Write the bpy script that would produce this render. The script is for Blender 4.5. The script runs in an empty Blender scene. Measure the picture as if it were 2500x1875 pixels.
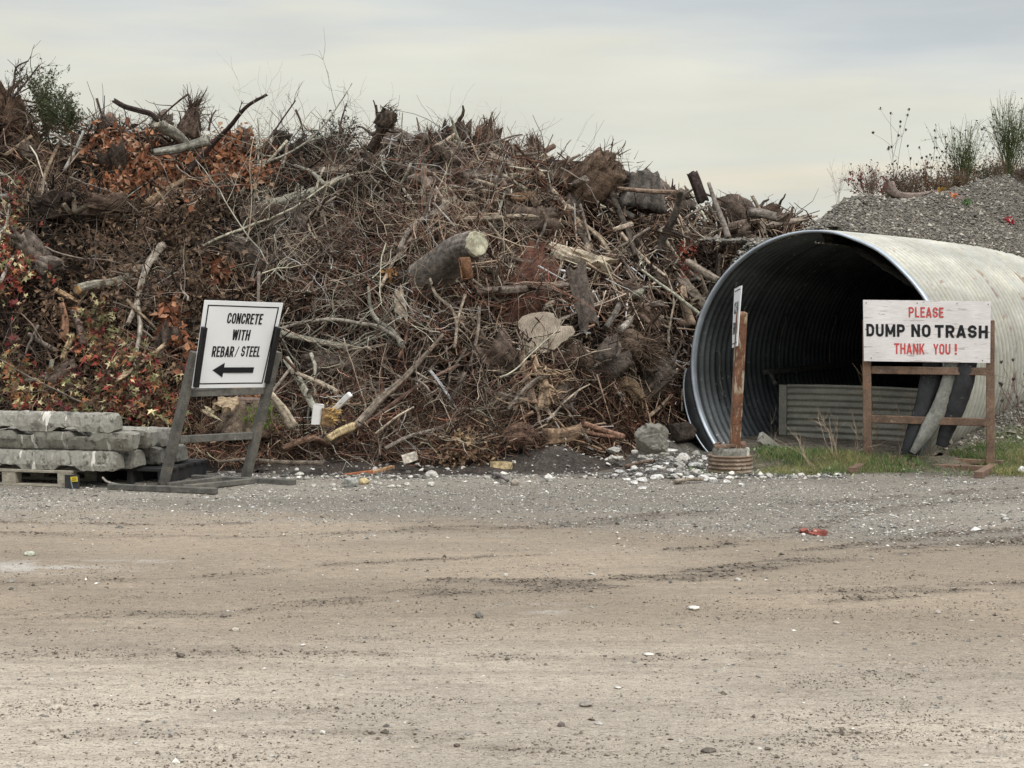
import bpy, math, random
import numpy as np
from mathutils import Vector
random.seed(11)
rng = np.random.default_rng(11)
sc = bpy.context.scene
COL = sc.collection
PI = math.pi
F = 3750.0      # focal length in pixels of the 2500 px wide photograph
H = 1.6         # eye height
PITCH = math.atan((937.5-730)/F)
CP, SP = math.cos(PITCH), math.sin(PITCH)

# ------------------------------------------------------------------ geometry of the place
def ray(px, py):
    a = (px-1250)/F; b = (937.5-py)/F
    return a, CP+b*SP, -SP+b*CP
def at(px, py, D):
    x, y, z = ray(px, py); t = D/y
    return np.array([x*t, D, H+z*t])
def gnd(px, py, z=0.0):
    x, y, zz = ray(px, py); t = (z-H)/zz
    return np.array([x*t, y*t, z])

def _h(ix, iy, s):
    n = (ix.astype(np.int64)*374761393 + iy.astype(np.int64)*668265263 + s*974711) & 0x7fffffff
    n = ((n ^ (n >> 13))*1274126177) & 0x7fffffff
    return ((n ^ (n >> 16)) & 0xffff)/65535.0
def vn(x, y, s=0):
    x = np.asarray(x, float); y = np.asarray(y, float)
    ix = np.floor(x); iy = np.floor(y); fx = x-ix; fy = y-iy
    fx = fx*fx*(3-2*fx); fy = fy*fy*(3-2*fy)
    a = _h(ix, iy, s); b = _h(ix+1, iy, s); c = _h(ix, iy+1, s); d = _h(ix+1, iy+1, s)
    return (a*(1-fx)+b*fx)*(1-fy)+(c*(1-fx)+d*fx)*fy - .5
def fbm(x, y, s=0, o=4):
    r = 0; a = 1.; f = 1.
    for i in range(o):
        r = r+a*vn(np.asarray(x)*f, np.asarray(y)*f, s+i*17); a *= .5; f *= 2.03
    return r
def sstep(a, b, x):
    t = np.clip((x-a)/(b-a), 0, 1); return t*t*(3-2*t)

# culvert axis frame
UX, UY = .562, .827
MX, MY = 2.99, 15.3          # centre of the mouth
RW, RZ, ZC = 1.34, 1.37, .905
def pipe_LW(X, Y):
    dx = X-MX; dy = Y-MY
    return dx*UX+dy*UY, dx*UY-dy*UX
def pipe_top(w):
    return ZC+RZ*np.sqrt(np.clip(1-(w/RW)**2, 0, 1))
def pipe_pt(L, w, z):
    return np.array([MX+L*UX+w*UY, MY+L*UY-w*UX, z])

CX = [-400, 0, 60, 180, 250, 400, 480, 560, 650, 700, 800, 900, 1000, 1100, 1200, 1300, 1400, 1500, 1600, 1700, 1800, 1900, 2000, 2100]
CYP = [225, 240, 262, 312, 318, 318, 335, 352, 376, 380, 374, 374, 378, 378, 388, 410, 442, 468, 490, 515, 532, 538, 545, 560]
def heap(X, Y):
    X = np.asarray(X, float); Y = np.asarray(Y, float)
    Y0 = 14.35+0.0*X+np.interp(X, [-9, 0.2, 1.2, 2.2, 3.2], [0, 0, .75, 2.0, 2.6])+.25*vn(X*1.3, X*0+3, 5)
    Yc = Y0+4.1
    px = 1250+X/Yc*F
    zc = H+(730-np.interp(px, CX, CYP))/F*Yc
    s = (Y-Y0)/(Yc-Y0)
    t = np.clip(s, 0, 1)
    p = .45*t+.55*np.sin(t*PI/2)
    back = np.clip(s-1, 0, 9)
    z = zc*p - .35*back**1.3
    m = sstep(0, .12, s)*(1-.75*sstep(.8, 1.0, s))
    z = z+m*(.55*fbm(X*1.1, Y*1.1, 3, 3)+.55*(.2-np.abs(fbm(X*1.9, Y*2.2, 9, 3)))+.25*fbm(X*4.5, Y*4.5, 19, 2))
    # hollow low on the right
    z = z-.55*np.exp(-(((X-1.32)/.34)**2+((Y-15.55)/.35)**2))
    z = np.maximum(z, -.05)
    L, w = pipe_LW(X, Y)
    near = 1-sstep(.0, .5, -w-RW-.0)
    over = (np.abs(w) < RW+.13) & (L > .2)
    z = np.where(over, np.maximum(z, ZC+(RZ+.03)*np.sqrt(np.clip(1-(w/(RW+.13))**2, 0, 1))), z)
    return z
def in_mouth(X, Y):
    L, w = pipe_LW(X, Y)
    return (np.abs(w) < RW+.05) & (L < .3) | ((w > -RW) & (L < .3)) | (w > RW)
def heap_n(X, Y):
    e = .06
    gx = (heap(X+e, Y)-heap(X-e, Y))/(2*e); gy = (heap(X, Y+e)-heap(X, Y-e))/(2*e)
    n = np.stack([-gx, -gy, np.ones_like(gx)], -1)
    return n/np.linalg.norm(n, axis=-1, keepdims=True)
_D = np.arange(13.5, 19.6, .03)
def pile(px, py, off=0.0, dflt=18.1):
    """point on the heap seen at px,py, moved off metres towards the camera"""
    a, c, b = ray(px, py)
    X = a/c*_D; Z = H+b/c*_D
    hit = np.nonzero(heap(X, _D) > Z)[0]
    D = _D[hit[0]] if len(hit) else dflt
    return at(px, py, D-off)

RX = [1900, 1980, 2010, 2060, 2110, 2160, 2200, 2300, 2400, 2500, 2700, 3200]
RY = [590, 562, 536, 495, 482, 492, 494, 478, 440, 415, 395, 380]
def gravel(X, Y):
    X = np.asarray(X, float); Y = np.asarray(Y, float)
    L, w = pipe_LW(X, Y)
    wb = np.interp(L, [0, 1, 2.5, 4, 5.5, 8, 12], [.02, .06, .20, .43, .76, .95, 1.0])+.05*vn(L*2.2, L*0, 40)+.03*vn(L*9, L*0, 41)
    px = 1250+X/Y*F
    ry = np.interp(px, RX, RY)
    cap = H+(730-ry)/F*np.minimum(Y, 26)
    f1 = H+(730-np.minimum(ry+75, 575))/F*Y     # nearer shoulder, below the ridge
    up = pipe_top(np.minimum(wb, RW*.95))+np.interp(L, [0, 3, 7], [.62, .66, .85])*(wb-w)+.02
    z = np.minimum(cap, up)
    z = z-.35*np.clip(Y-26, 0, 20)
    z = np.where(L < .6, np.minimum(z, pipe_top(np.clip(w, -RW, RW))+.05+.9*np.clip(L-.2, 0, 3)), z)
    z = z+.05*fbm(X*2, Y*2, 50, 3)*sstep(wb-.05, wb-.5, w)
    flank = pipe_top(w)-.12
    right = (.10*sstep(.0, .8, L)+.40*sstep(.3, 3.6, L))*np.exp(-(np.clip(w-RW, 0, 9)/1.9)**2)-.02
    right = right+.05*fbm(X*2, Y*2, 51, 3)*sstep(.2, 1.5, L)+.10*np.exp(-((w-RW-.1)/.35)**2)*sstep(0, .5, L)
    z = np.where(w > wb, np.where(w < RW*.84, np.minimum(flank, z), right*sstep(-.3, .5, L)-.01), z)
    return z

# ------------------------------------------------------------------ mesh helpers
class MB:
    def __init__(s): s.v = []; s.f = []; s.c = []; s.m = []; s.n = 0
    def add(s, v, faces, col=(1, 1, 1), mi=0):
        """faces: list of (n,k) int arrays or list of lists"""
        v = np.asarray(v, float).reshape(-1, 3)
        c = np.asarray(col, float)
        if c.ndim == 1: c = np.tile(c[:3], (len(v), 1))
        s.v.append(v); s.c.append(c)
        if isinstance(faces, np.ndarray): faces = [faces]
        else:
            if len(faces) and not isinstance(faces[0], np.ndarray):
                d = {}
                for f in faces: d.setdefault(len(f), []).append(f)
                faces = [np.array(x) for x in d.values()]
        for f in faces:
            s.f.append(f+s.n); s.m.append(mi)
        s.n += len(v)
    def mesh(s, name, mats, smooth=True, origin=(0, 0, 0)):
        V = np.concatenate(s.v)-np.asarray(origin, float); C = np.concatenate(s.c)
        me = bpy.data.meshes.new(name)
        me.vertices.add(len(V)); me.vertices.foreach_set('co', V.astype(np.float32).ravel())
        loops = np.concatenate([f.ravel() for f in s.f])
        sizes = np.concatenate([np.full(len(f), f.shape[1]) for f in s.f])
        mi = np.concatenate([np.full(len(f), m) for f, m in zip(s.f, s.m)])
        starts = np.concatenate([[0], np.cumsum(sizes)[:-1]])
        me.loops.add(len(loops)); me.loops.foreach_set('vertex_index', loops.astype(np.int32))
        me.polygons.add(len(sizes)); me.polygons.foreach_set('loop_start', starts.astype(np.int32))
        me.polygons.foreach_set('loop_total', sizes.astype(np.int32))
        me.polygons.foreach_set('material_index', mi.astype(np.int32))
        me.polygons.foreach_set('use_smooth', np.full(len(sizes), bool(smooth)))
        me.update(calc_edges=True)
        a = me.color_attributes.new('Col', 'FLOAT_COLOR', 'POINT')
        a.data.foreach_set('color', np.concatenate([C, np.ones((len(C), 1))], 1).astype(np.float32).ravel())
        for m in (mats if isinstance(mats, (list, tuple)) else [mats]): me.materials.append(m)
        me.validate()
        return me

def tag(o, label=None, cat=None, group=None, kind=None):
    if label: o['label'] = label
    if cat: o['category'] = cat
    if group: o['group'] = group
    if kind: o['kind'] = kind
    return o
def link(name, me, loc=(0, 0, 0), parent=None):
    o = bpy.data.objects.new(name, me); COL.objects.link(o); o.location = Vector([float(t) for t in loc])
    if parent is not None:
        o.parent = parent
    return o
def thing(name, mb, mats, label, cat, group=None, kind=None, smooth=True, origin=None):
    if origin is None:
        V = np.concatenate(mb.v); origin = [V[:, 0].mean(), V[:, 1].mean(), V[:, 2].min()]
    o = link(name, mb.mesh(name, mats, smooth, origin), origin)
    o['_o'] = [float(t) for t in origin]
    return tag(o, label, cat, group, kind)
def root(name, loc, label, cat, group=None, kind=None):
    o = link(name, None, loc); o['_o'] = [float(t) for t in loc]
    return tag(o, label, cat, group, kind)
def part(name, mb, mats, parent, smooth=False, label=None):
    # part meshes are given in world coordinates; bring them into the root's frame
    org = list(parent['_o'])
    o = link(name, mb.mesh(name, mats, smooth, org), (0, 0, 0), parent)
    o['_o'] = org
    if label: o['label'] = label
    return o

def nrm(v): return v/np.maximum(np.linalg.norm(v, axis=-1, keepdims=True), 1e-9)

def tubes(mb, P, R, k=4, col=(1, 1, 1), caps=False, lump=0.0, mi=0, capmi=None):
    """P (N,S,3) centre lines, R (N,S) radii"""
    P = np.asarray(P, float); R = np.asarray(R, float); N, S, _ = P.shape
    T = nrm(np.gradient(P, axis=1))
    ref = nrm(rng.normal(size=(N, 1, 3)))
    U = nrm(np.cross(T, ref)); W = np.cross(T, U)
    a = np.arange(k)*2*PI/k
    rr = R[:, :, None]*np.ones(k)
    if lump: rr = rr*(1+lump*rng.normal(size=(N, 1, k))+lump*.6*rng.normal(size=(N, S, k)))
    V = P[:, :, None, :]+rr[..., None]*(np.cos(a)[:, None]*U[:, :, None, :]+np.sin(a)[:, None]*W[:, :, None, :])
    base = (np.arange(N)*S*k)[:, None, None]+(np.arange(S-1)*k)[None, :, None]
    j = np.arange(k); j2 = (j+1) % k
    q = np.stack([base+j, base+j2, base+j2+k, base+j+k], -1).reshape(-1, 4)
    c = np.asarray(col, float)
    if c.ndim == 2: c = np.repeat(c, S*k, axis=0)
    fs = [q]
    mb.add(V.reshape(-1, 3), fs, c, mi)
    if caps:
        off = mb.n-N*S*k
        st = (np.arange(N)*S*k)[:, None]+j[::-1]+off
        en = (np.arange(N)*S*k+(S-1)*k)[:, None]+j+off
        cm = mi if capmi is None else capmi
        mb.f.append(st); mb.m.append(cm); mb.f.append(en); mb.m.append(cm)

def bole(mb, main, R, k=28, col=(1, 1, 1), rough=.10, ridge=.08, endjag=.0, mi=0):
    """one trunk with bark ridges, knots and ragged ends"""
    Lc = np.concatenate([[0], np.cumsum(np.linalg.norm(np.diff(main, axis=0), axis=1))]); n = max(8, int(Lc[-1]/.03))
    t = np.linspace(0, Lc[-1], n); P = np.stack([np.interp(t, Lc, main[:, i]) for i in range(3)], 1); Rr = np.interp(t, Lc, R)
    T = nrm(np.gradient(P, axis=0)); ref = nrm(np.array([.3, .2, .93])) if abs(T[0, 2]) < .8 else np.array([1., 0, 0])
    U = nrm(np.cross(T, ref)); W = np.cross(T, U); a = np.arange(k)*2*PI/k; sd = int(rng.integers(9999)); r0 = max(R)
    c, s_ = np.cos(a)[None], np.sin(a)[None]; tt = t[:, None]
    f1 = fbm(c*1.2+tt*2.2+sd, s_*1.2+tt*1.1, sd, 3); f2 = fbm(c*5+tt*1.5, s_*5+sd+tt*1.2, sd+5, 3)
    rr = Rr[:, None]*(1+rough*2.2*f1+ridge*2.2*f2)
    V = P[:, None]+rr[..., None]*(c[..., None]*U[:, None]+s_[..., None]*W[:, None])
    if endjag:
        j_ = np.abs(rng.normal(size=k))*endjag*r0; j_ = (j_+np.roll(j_, 1))/2
        V[-1] += T[-1]*j_[:, None]; V[-2] += T[-1]*j_[:, None]*.5; V[0] -= T[0]*np.roll(j_, 5)[:, None]
    cc = np.asarray(col)*np.exp(.9*f2+.5*f1)[..., None]
    j = np.arange(k); i = np.arange(n-1)[:, None]; q = np.stack([i*k+j, i*k+(j+1) % k, (i+1)*k+(j+1) % k, (i+1)*k+j], -1).reshape(-1, 4)
    cen = np.array([P[0]+T[0]*r0*.12, P[-1]-T[-1]*r0*.12]); N_ = n*k
    f = [q, np.stack([(j+1) % k, j, np.full(k, N_)], -1), np.stack([(n-1)*k+j, (n-1)*k+(j+1) % k, np.full(k, N_+1)], -1)]
    mb.add(np.concatenate([V.reshape(-1, 3), cen]), f, np.concatenate([cc.reshape(-1, 3), np.tile(np.asarray(col)*.9, (2, 1))]), mi)

def curve(pts, n=12, jit=0.0):
    """Catmull-Rom through pts"""
    p = np.array(pts, float)
    if len(p) == 2: p = np.array([p[0], (p[0]+p[1])/2, p[1]])
    q = np.vstack([2*p[0]-p[1], p, 2*p[-1]-p[-2]])
    t = np.linspace(0, len(p)-1-1e-6, n); i = t.astype(int); f = (t-i)[:, None]
    a, b, c, d = q[i], q[i+1], q[i+2], q[i+3]
    r = .5*((2*b)+(-a+c)*f+(2*a-5*b+4*c-d)*f*f+(-a+3*b-3*c+d)*f**3)
    if jit: r[1:-1] += rng.normal(size=(n-2, 3))*jit
    return r

def walk(P0, D0, length, S, wander, sag=0.0):
    """random curved paths. P0,D0 (N,3); length (N,)"""
    N = len(P0); P = np.zeros((N, S, 3)); P[:, 0] = P0; d = nrm(D0)
    step = (length/(S-1))[:, None]
    for i in range(1, S):
        d = nrm(d+rng.normal(size=(N, 3))*wander+np.array([0, 0, -sag]))
        P[:, i] = P[:, i-1]+d*step
    return P

def box(mb, c, sx, sy, sz, ax=None, col=(1, 1, 1), jit=0.0, mi=0, bev=.0):
    """box centred at c with axes ax (3 unit vectors)"""
    ax = np.eye(3) if ax is None else np.asarray(ax, float)
    b = min(bev, sx*.4, sy*.4, sz*.4)
    if b <= 0:
        v = np.array([[x, y, z] for x in (-1, 1) for y in (-1, 1) for z in (-1, 1)], float)*[sx/2, sy/2, sz/2]
        f = [[0, 1, 3, 2], [4, 6, 7, 5], [0, 4, 5, 1], [2, 3, 7, 6], [0, 2, 6, 4], [1, 5, 7, 3]]
    else:
        v = []; X, Y, Z = sx/2, sy/2, sz/2
        for x in (-1, 1):
            for y in (-1, 1):
                for z in (-1, 1):
                    v += [[x*X, y*(Y-b), z*(Z-b)], [x*(X-b), y*Y, z*(Z-b)], [x*(X-b), y*(Y-b), z*Z]]
        v = np.array(v)
        I = lambda x, y, z, k: ((x*2+y)*2+z)*3+k
        f = [[I(x, 0, 0, 0), I(x, 1, 0, 0), I(x, 1, 1, 0), I(x, 0, 1, 0)][::1 if x else -1] for x in (0, 1)]
        f += [[I(0, y, 0, 1), I(0, y, 1, 1), I(1, y, 1, 1), I(1, y, 0, 1)][::1 if y else -1] for y in (0, 1)]
        f += [[I(0, 0, z, 2), I(1, 0, z, 2), I(1, 1, z, 2), I(0, 1, z, 2)][::1 if z else -1] for z in (0, 1)]
        for x in (0, 1):
            for y in (0, 1): f.append([I(x, y, 0, 0), I(x, y, 1, 0), I(x, y, 1, 1), I(x, y, 0, 1)])
            for z in (0, 1): f.append([I(x, 0, z, 0), I(x, 1, z, 0), I(x, 1, z, 2), I(x, 0, z, 2)])
        for y in (0, 1):
            for z in (0, 1): f.append([I(0, y, z, 1), I(1, y, z, 1), I(1, y, z, 2), I(0, y, z, 2)])
        for x in (0, 1):
            for y in (0, 1):
                for z in (0, 1): f.append([I(x, y, z, 0), I(x, y, z, 1), I(x, y, z, 2)])
    v = v+rng.normal(size=v.shape)*jit
    mb.add(v@ax+np.asarray(c), f, col, mi)

def bar(mb, p0, p1, w, h, up=(0, 0, 1), col=(1, 1, 1), bev=.004, jit=0, mi=0):
    p0 = np.asarray(p0, float); p1 = np.asarray(p1, float); d = p1-p0; L = np.linalg.norm(d); d = d/L
    s = np.cross(d, np.asarray(up, float)); s /= np.linalg.norm(s); u = np.cross(s, d)
    box(mb, (p0+p1)/2, L, w, h, [d, s, u], col, jit, mi, bev)

def ico():
    t = (1+5**.5)/2
    v = nrm(np.array([[-1, t, 0], [1, t, 0], [-1, -t, 0], [1, -t, 0], [0, -1, t], [0, 1, t], [0, -1, -t], [0, 1, -t], [t, 0, -1], [t, 0, 1], [-t, 0, -1], [-t, 0, 1]], float))
    f = np.array([[0, 11, 5], [0, 5, 1], [0, 1, 7], [0, 7, 10], [0, 10, 11], [1, 5, 9], [5, 11, 4], [11, 10, 2], [10, 7, 6], [7, 1, 8], [3, 9, 4], [3, 4, 2], [3, 2, 6], [3, 6, 8], [3, 8, 9], [4, 9, 5], [2, 4, 11], [6, 2, 10], [8, 6, 7], [9, 8, 1]])
    return v, f
IV, IF = ico()
def subdiv(v, f):
    e = {}; v = list(map(tuple, v)); nf = []
    def mid(a, b):
        k = (min(a, b), max(a, b))
        if k not in e:
            m = (np.array(v[a])+np.array(v[b]))/2; v.append(tuple(m/np.linalg.norm(m))); e[k] = len(v)-1
        return e[k]
    for a, b, c in f:
        x, y, z = mid(a, b), mid(b, c), mid(c, a)
        nf += [[a, x, z], [b, y, x], [c, z, y], [x, y, z]]
    return np.array(v), np.array(nf)
IV2, IF2 = subdiv(IV, IF); IV3, IF3 = subdiv(IV2, IF2); IV4, IF4 = subdiv(IV3, IF3)
OV = np.array([[1, 0, 0], [-1, 0, 0], [0, 1, 0], [0, -1, 0], [0, 0, 1], [0, 0, -1]], float)
OF = np.array([[0, 2, 4], [2, 1, 4], [1, 3, 4], [3, 0, 4], [2, 0, 5], [1, 2, 5], [3, 1, 5], [0, 3, 5]])

def pebbles(mb, P, r, cols, flat=.6, jag=.22, shape='ico'):
    """many small stones: P (N,3), r (N,)"""
    N = len(P); v0, f0 = (IV, IF) if shape == 'ico' else (OV, OF)
    k = len(v0)
    sc3 = r[:, None]*np.stack([rng.uniform(.7, 1.4, N), rng.uniform(.7, 1.3, N), flat*rng.uniform(.6, 1.3, N)], -1)
    V = v0[None]*(1+jag*rng.normal(size=(N, k, 1)))
    V = V*sc3[:, None, :]
    a = rng.uniform(0, 2*PI, N); c, s = np.cos(a)[:, None], np.sin(a)[:, None]
    b = rng.normal(size=N)*.3; cb, sb = np.cos(b)[:, None], np.sin(b)[:, None]
    x, y, z = V[..., 0], V[..., 1], V[..., 2]
    y, z = y*cb-z*sb, y*sb+z*cb
    x, y = x*c-y*s, x*s+y*c
    V = np.stack([x, y, z], -1)+P[:, None, :]
    Fs = (f0[None]+(np.arange(N)*k)[:, None, None]).reshape(-1, 3)
    mb.add(V.reshape(-1, 3), Fs, np.repeat(cols, k, axis=0))

def rock(mb, c, rx, ry, rz, rough=.2, yaw=0, tilt=0, col=(1, 1, 1), facet=False, mi=0):
    v, f = (IV4, IF4) if rx > .08 else (IV3, IF3)
    s = rng.integers(1, 9999)
    n = fbm(v[:, 0]*1.4+v[:, 2]*1.1+7, v[:, 1]*1.4-v[:, 2]*.9+7, int(s), 3)
    n2 = np.sign(v)*np.abs(v)**(.75)
    p = v*(1+rough*(.8 if facet else 2.2)*n[:, None])
    if facet:      # broken faces: cut the lump with random planes
        pn = nrm(rng.normal(size=(11, 3))); pd = rng.uniform(.55, .88, 11)
        for a_, b_ in zip(pn, pd):
            h_ = p@a_; p = p-np.maximum(h_-b_, 0)[:, None]*a_
        p = p*1.15*(1+(.22 if rx > .08 else .10)*fbm(v[:, 0]*4+3, v[:, 1]*5+v[:, 2]*4, int(s)+3, 4)[:, None])
    p = p*[rx, ry, rz]
    cy, sy = math.cos(yaw), math.sin(yaw); ct, st = math.cos(tilt), math.sin(tilt)
    x, y, z = p.T
    x, z = x*ct-z*st, x*st+z*ct
    x, y = x*cy-y*sy, x*sy+y*cy
    mb.add(np.stack([x, y, z], -1)+np.asarray(c), f, col, mi)

# ------------------------------------------------------------------ materials
def mat(name, base=(.5, .5, .5), rough=.85, metal=0.0, attr=False, noise=None, noise2=None, bump=None, spots=None, streak=None, coords='Object', spec=.3, extra=None, bump2=None, translucent=False):
    m = bpy.data.materials.new(name); m.use_nodes = True; nt = m.node_tree; N = nt.nodes; Lk = nt.links
    b = N['Principled BSDF']; b.inputs['Roughness'].default_value = rough; b.inputs['Metallic'].default_value = metal
    b.inputs['Specular IOR Level'].default_value = spec
    tc = N.new('ShaderNodeTexCoord'); co = tc.outputs[coords]
    if attr:
        a = N.new('ShaderNodeAttribute'); a.attribute_name = 'Col'; out = a.outputs['Color']
    else:
        a = N.new('ShaderNodeRGB'); a.outputs[0].default_value = (*base, 1); out = a.outputs[0]
    def tex(scale, detail, stretch=(1, 1, 1), rough_=.6):
        mp = N.new('ShaderNodeMapping'); mp.inputs['Scale'].default_value = stretch; Lk.new(co, mp.inputs['Vector'])
        t = N.new('ShaderNodeTexNoise'); t.inputs['Scale'].default_value = scale; t.inputs['Detail'].default_value = detail
        t.inputs['Roughness'].default_value = rough_; Lk.new(mp.outputs[0], t.inputs['Vector']); return t.outputs['Fac']
    def mixc(f, a_, b_, mode='MIX'):
        x = N.new('ShaderNodeMix'); x.data_type = 'RGBA'; x.blend_type = mode
        if isinstance(f, float): x.inputs['Factor'].default_value = f
        else: Lk.new(f, x.inputs['Factor'])
        if isinstance(a_, tuple): x.inputs['A'].default_value = (*a_, 1)
        else: Lk.new(a_, x.inputs['A'])
        if isinstance(b_, tuple): x.inputs['B'].default_value = (*b_, 1)
        else: Lk.new(b_, x.inputs['B'])
        return x.outputs['Result']
    def ramp(fac, lo, hi, a0=0.0, a1=1.0):
        r = N.new('ShaderNodeMapRange'); r.inputs['From Min'].default_value = lo; r.inputs['From Max'].default_value = hi
        r.inputs['To Min'].default_value = a0; r.inputs['To Max'].default_value = a1; Lk.new(fac, r.inputs['Value']); return r.outputs[0]
    for ns in (noise, noise2):
        if ns:   # (scale, lo mult, hi mult, stretch)
            f = ramp(tex(ns[0], 5, ns[3] if len(ns) > 3 else (1, 1, 1)), .3, .7)
            g = mixc(f, (ns[1],)*3, (ns[2],)*3)
            out = mixc(1.0, out, g, 'MULTIPLY')
    for sp in (spots or []):  # (scale, threshold, softness, colour, stretch)
        f = ramp(tex(sp[0], 6, sp[4] if len(sp) > 4 else (1, 1, 1), .65), sp[1], sp[1]+sp[2])
        out = mixc(f, out, sp[3])
    if extra: out = extra(N, Lk, co, out, tex, mixc, ramp)
    Lk.new(out, b.inputs['Base Color'])
    if bump:  # (scale, strength, distance, stretch)
        nin = None
        for bp in (bump, bump2):
            if not bp: continue
            bn = N.new('ShaderNodeBump'); bn.inputs['Strength'].default_value = bp[1]; bn.inputs['Distance'].default_value = bp[2]
            Lk.new(tex(bp[0], 6, bp[3] if len(bp) > 3 else (1, 1, 1), .65), bn.inputs['Height'])
            if nin is not None: Lk.new(nin, bn.inputs['Normal'])
            nin = bn.outputs[0]
        Lk.new(nin, b.inputs['Normal'])
    if translucent:
        t = N.new('ShaderNodeBsdfTranslucent'); Lk.new(out, t.inputs['Color'])
        mx = N.new('ShaderNodeMixShader'); mx.inputs[0].default_value = .3
        Lk.new(b.outputs[0], mx.inputs[1]); Lk.new(t.outputs[0], mx.inputs[2])
        Lk.new(mx.outputs[0], N['Material Output'].inputs['Surface'])
    return m

M = {}
M['twig'] = mat('twig_bark', attr=True, rough=.9, spec=.15, noise=(9, .55, 1.35))
M['bark'] = mat('bark', attr=True, rough=.95, spec=.12, noise=(14, .4, 1.5), noise2=(60, .6, 1.35), bump=(22, 1, .03), bump2=(90, .7, .008))
M['splinter'] = mat('splintered_wood', attr=True, rough=.95, spec=.12, noise=(30, .45, 1.4), noise2=(7, .7, 1.25), bump=(50, .8, .01))
def rings(N, Lk, co, out, tex, mixc, ramp):
    w = N.new('ShaderNodeTexWave'); w.wave_type = 'RINGS'; w.rings_direction = 'SPHERICAL'
    w.inputs['Scale'].default_value = 13; w.inputs['Distortion'].default_value = 7; w.inputs['Detail'].default_value = 4; w.inputs['Detail Scale'].default_value = 1.2
    Lk.new(co, w.inputs['Vector'])
    return mixc(ramp(w.outputs['Fac'], .2, 1, .0, .5), out, (.18, .13, .09))
M['cut'] = mat('cut_wood', attr=True, rough=.8, noise=(9, .55, 1.25), noise2=(45, .6, 1.25, (3, 3, .6)), spots=[(14, .60, .05, (.09, .07, .05), (4, 4, .7))], extra=rings, bump=(60, .5, .004))
M['soil'] = mat('pile_soil', attr=True, rough=.95, noise=(6, .5, 1.5), noise2=(45, .4, 1.6), bump=(30, 1, .04))
M['stone'] = mat('stone', attr=True, rough=.85, noise=(40, .6, 1.3), noise2=(9, .7, 1.25), bump=(60, .8, .006), bump2=(14, .8, .02))
M['leaf'] = mat('leaf', attr=True, rough=.7, noise=(30, .7, 1.3), translucent=True)
M['grass'] = mat('grass', attr=True, rough=.75, translucent=True)
M['concrete'] = mat('concrete', base=(.30, .29, .25), rough=.9, noise=(5, .5, 1.45), noise2=(60, .8, 1.2),
    spots=[(5, .46, .22, (.13, .12, .10)), (12, .55, .10, (.085, .078, .066)), (16, .62, .08, (.50, .49, .44)), (4, .62, .03, (.60, .58, .52), (3, 1, .5))], bump=(70, .5, .004), bump2=(12, .4, .01))
M['pallet'] = mat('pallet_wood', base=(.33, .30, .24), rough=.85, noise=(4, .6, 1.3, (1, 12, 12)), noise2=(50, .8, 1.15), bump=(30, .4, .003))
M['darkwood'] = mat('dark_wood', base=(.035, .034, .035), rough=.7, noise=(6, .5, 1.6), bump=(30, .4, .003))
M['steel'] = mat('dark_steel', base=(.11, .105, .092), rough=.7, metal=.1, noise=(9, .6, 1.5), noise2=(70, .7, 1.3),
    spots=[(8, .58, .12, (.20, .165, .12)), (30, .64, .05, (.30, .28, .25))], bump=(80, .3, .002))
M['blackrail'] = mat('black_rail', base=(.012, .012, .013), rough=.5, noise=(20, .6, 1.5), spots=[(18, .70, .05, (.05, .05, .05))])
M['rust'] = mat('rusty_steel', base=(.165, .11, .078), rough=.85, noise=(6, .6, 1.4), noise2=(60, .65, 1.35),
    spots=[(5, .56, .1, (.21, .125, .075)), (22, .63, .06, (.30, .25, .19))], bump=(90, .5, .003))
M['rustpost'] = mat('rusty_post_paint', base=(.165, .08, .048), rough=.85, noise=(7, .55, 1.5), noise2=(50, .7, 1.3),
    spots=[(9, .52, .07, (.40, .34, .25), (3, 3, .6)), (20, .64, .05, (.52, .50, .42), (2, 2, .4)), (12, .60, .05, (.09, .04, .03))], bump=(60, .6, .004))
M['rustring'] = mat('rusty_corrugated_ring', base=(.22, .16, .115), rough=.8, noise=(6, .6, 1.35), noise2=(60, .7, 1.3),
    spots=[(9, .54, .08, (.36, .31, .25)), (16, .62, .05, (.16, .09, .055))], bump=(60, .4, .003))
def outer(N, Lk, co, out, tex, mixc, ramp):
    f = ramp(tex(3.2, 7, (1, 1, 1), .7), .60, .66)
    g = ramp(tex(22, 4), .48, .56)
    mm = N.new('ShaderNodeMath'); mm.operation = 'MULTIPLY'; Lk.new(f, mm.inputs[0]); Lk.new(g, mm.inputs[1])
    out = mixc(mm.outputs[0], out, (.23, .11, .06))
    f = ramp(tex(3, 6), .42, .72)
    return mixc(ramp(f, 0, 1, 0, .45), out, (.40, .42, .42))
M['pipe_out'] = mat('weathered_galvanised_outside', attr=True, rough=.6, metal=.1, noise=(1.3, .8, 1.15), noise2=(18, .85, 1.12), extra=outer, bump=(60, .2, .002))
M['pipe_in'] = mat('galvanised_inside', attr=True, rough=.5, metal=.4, noise=(2.2, .7, 1.25), noise2=(40, .8, 1.15),
    spots=[(14, .63, .06, (.36, .37, .36))])
M['collar'] = mat('smooth_galvanised', base=(.42, .47, .52), rough=.42, metal=.5, noise=(5, .7, 1.2))
M['blackstrip'] = mat('dark_weathered_plastic', base=(.028, .029, .031), rough=.85, noise=(8, .6, 1.6), spots=[(24, .66, .04, (.25, .27, .28))])
M['greystrip'] = mat('grey_weathered_sheet', base=(.21, .21, .185), rough=.7, metal=.1, noise=(6, .55, 1.3), noise2=(40, .7, 1.3), spots=[(10, .6, .08, (.18, .18, .18))])
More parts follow.
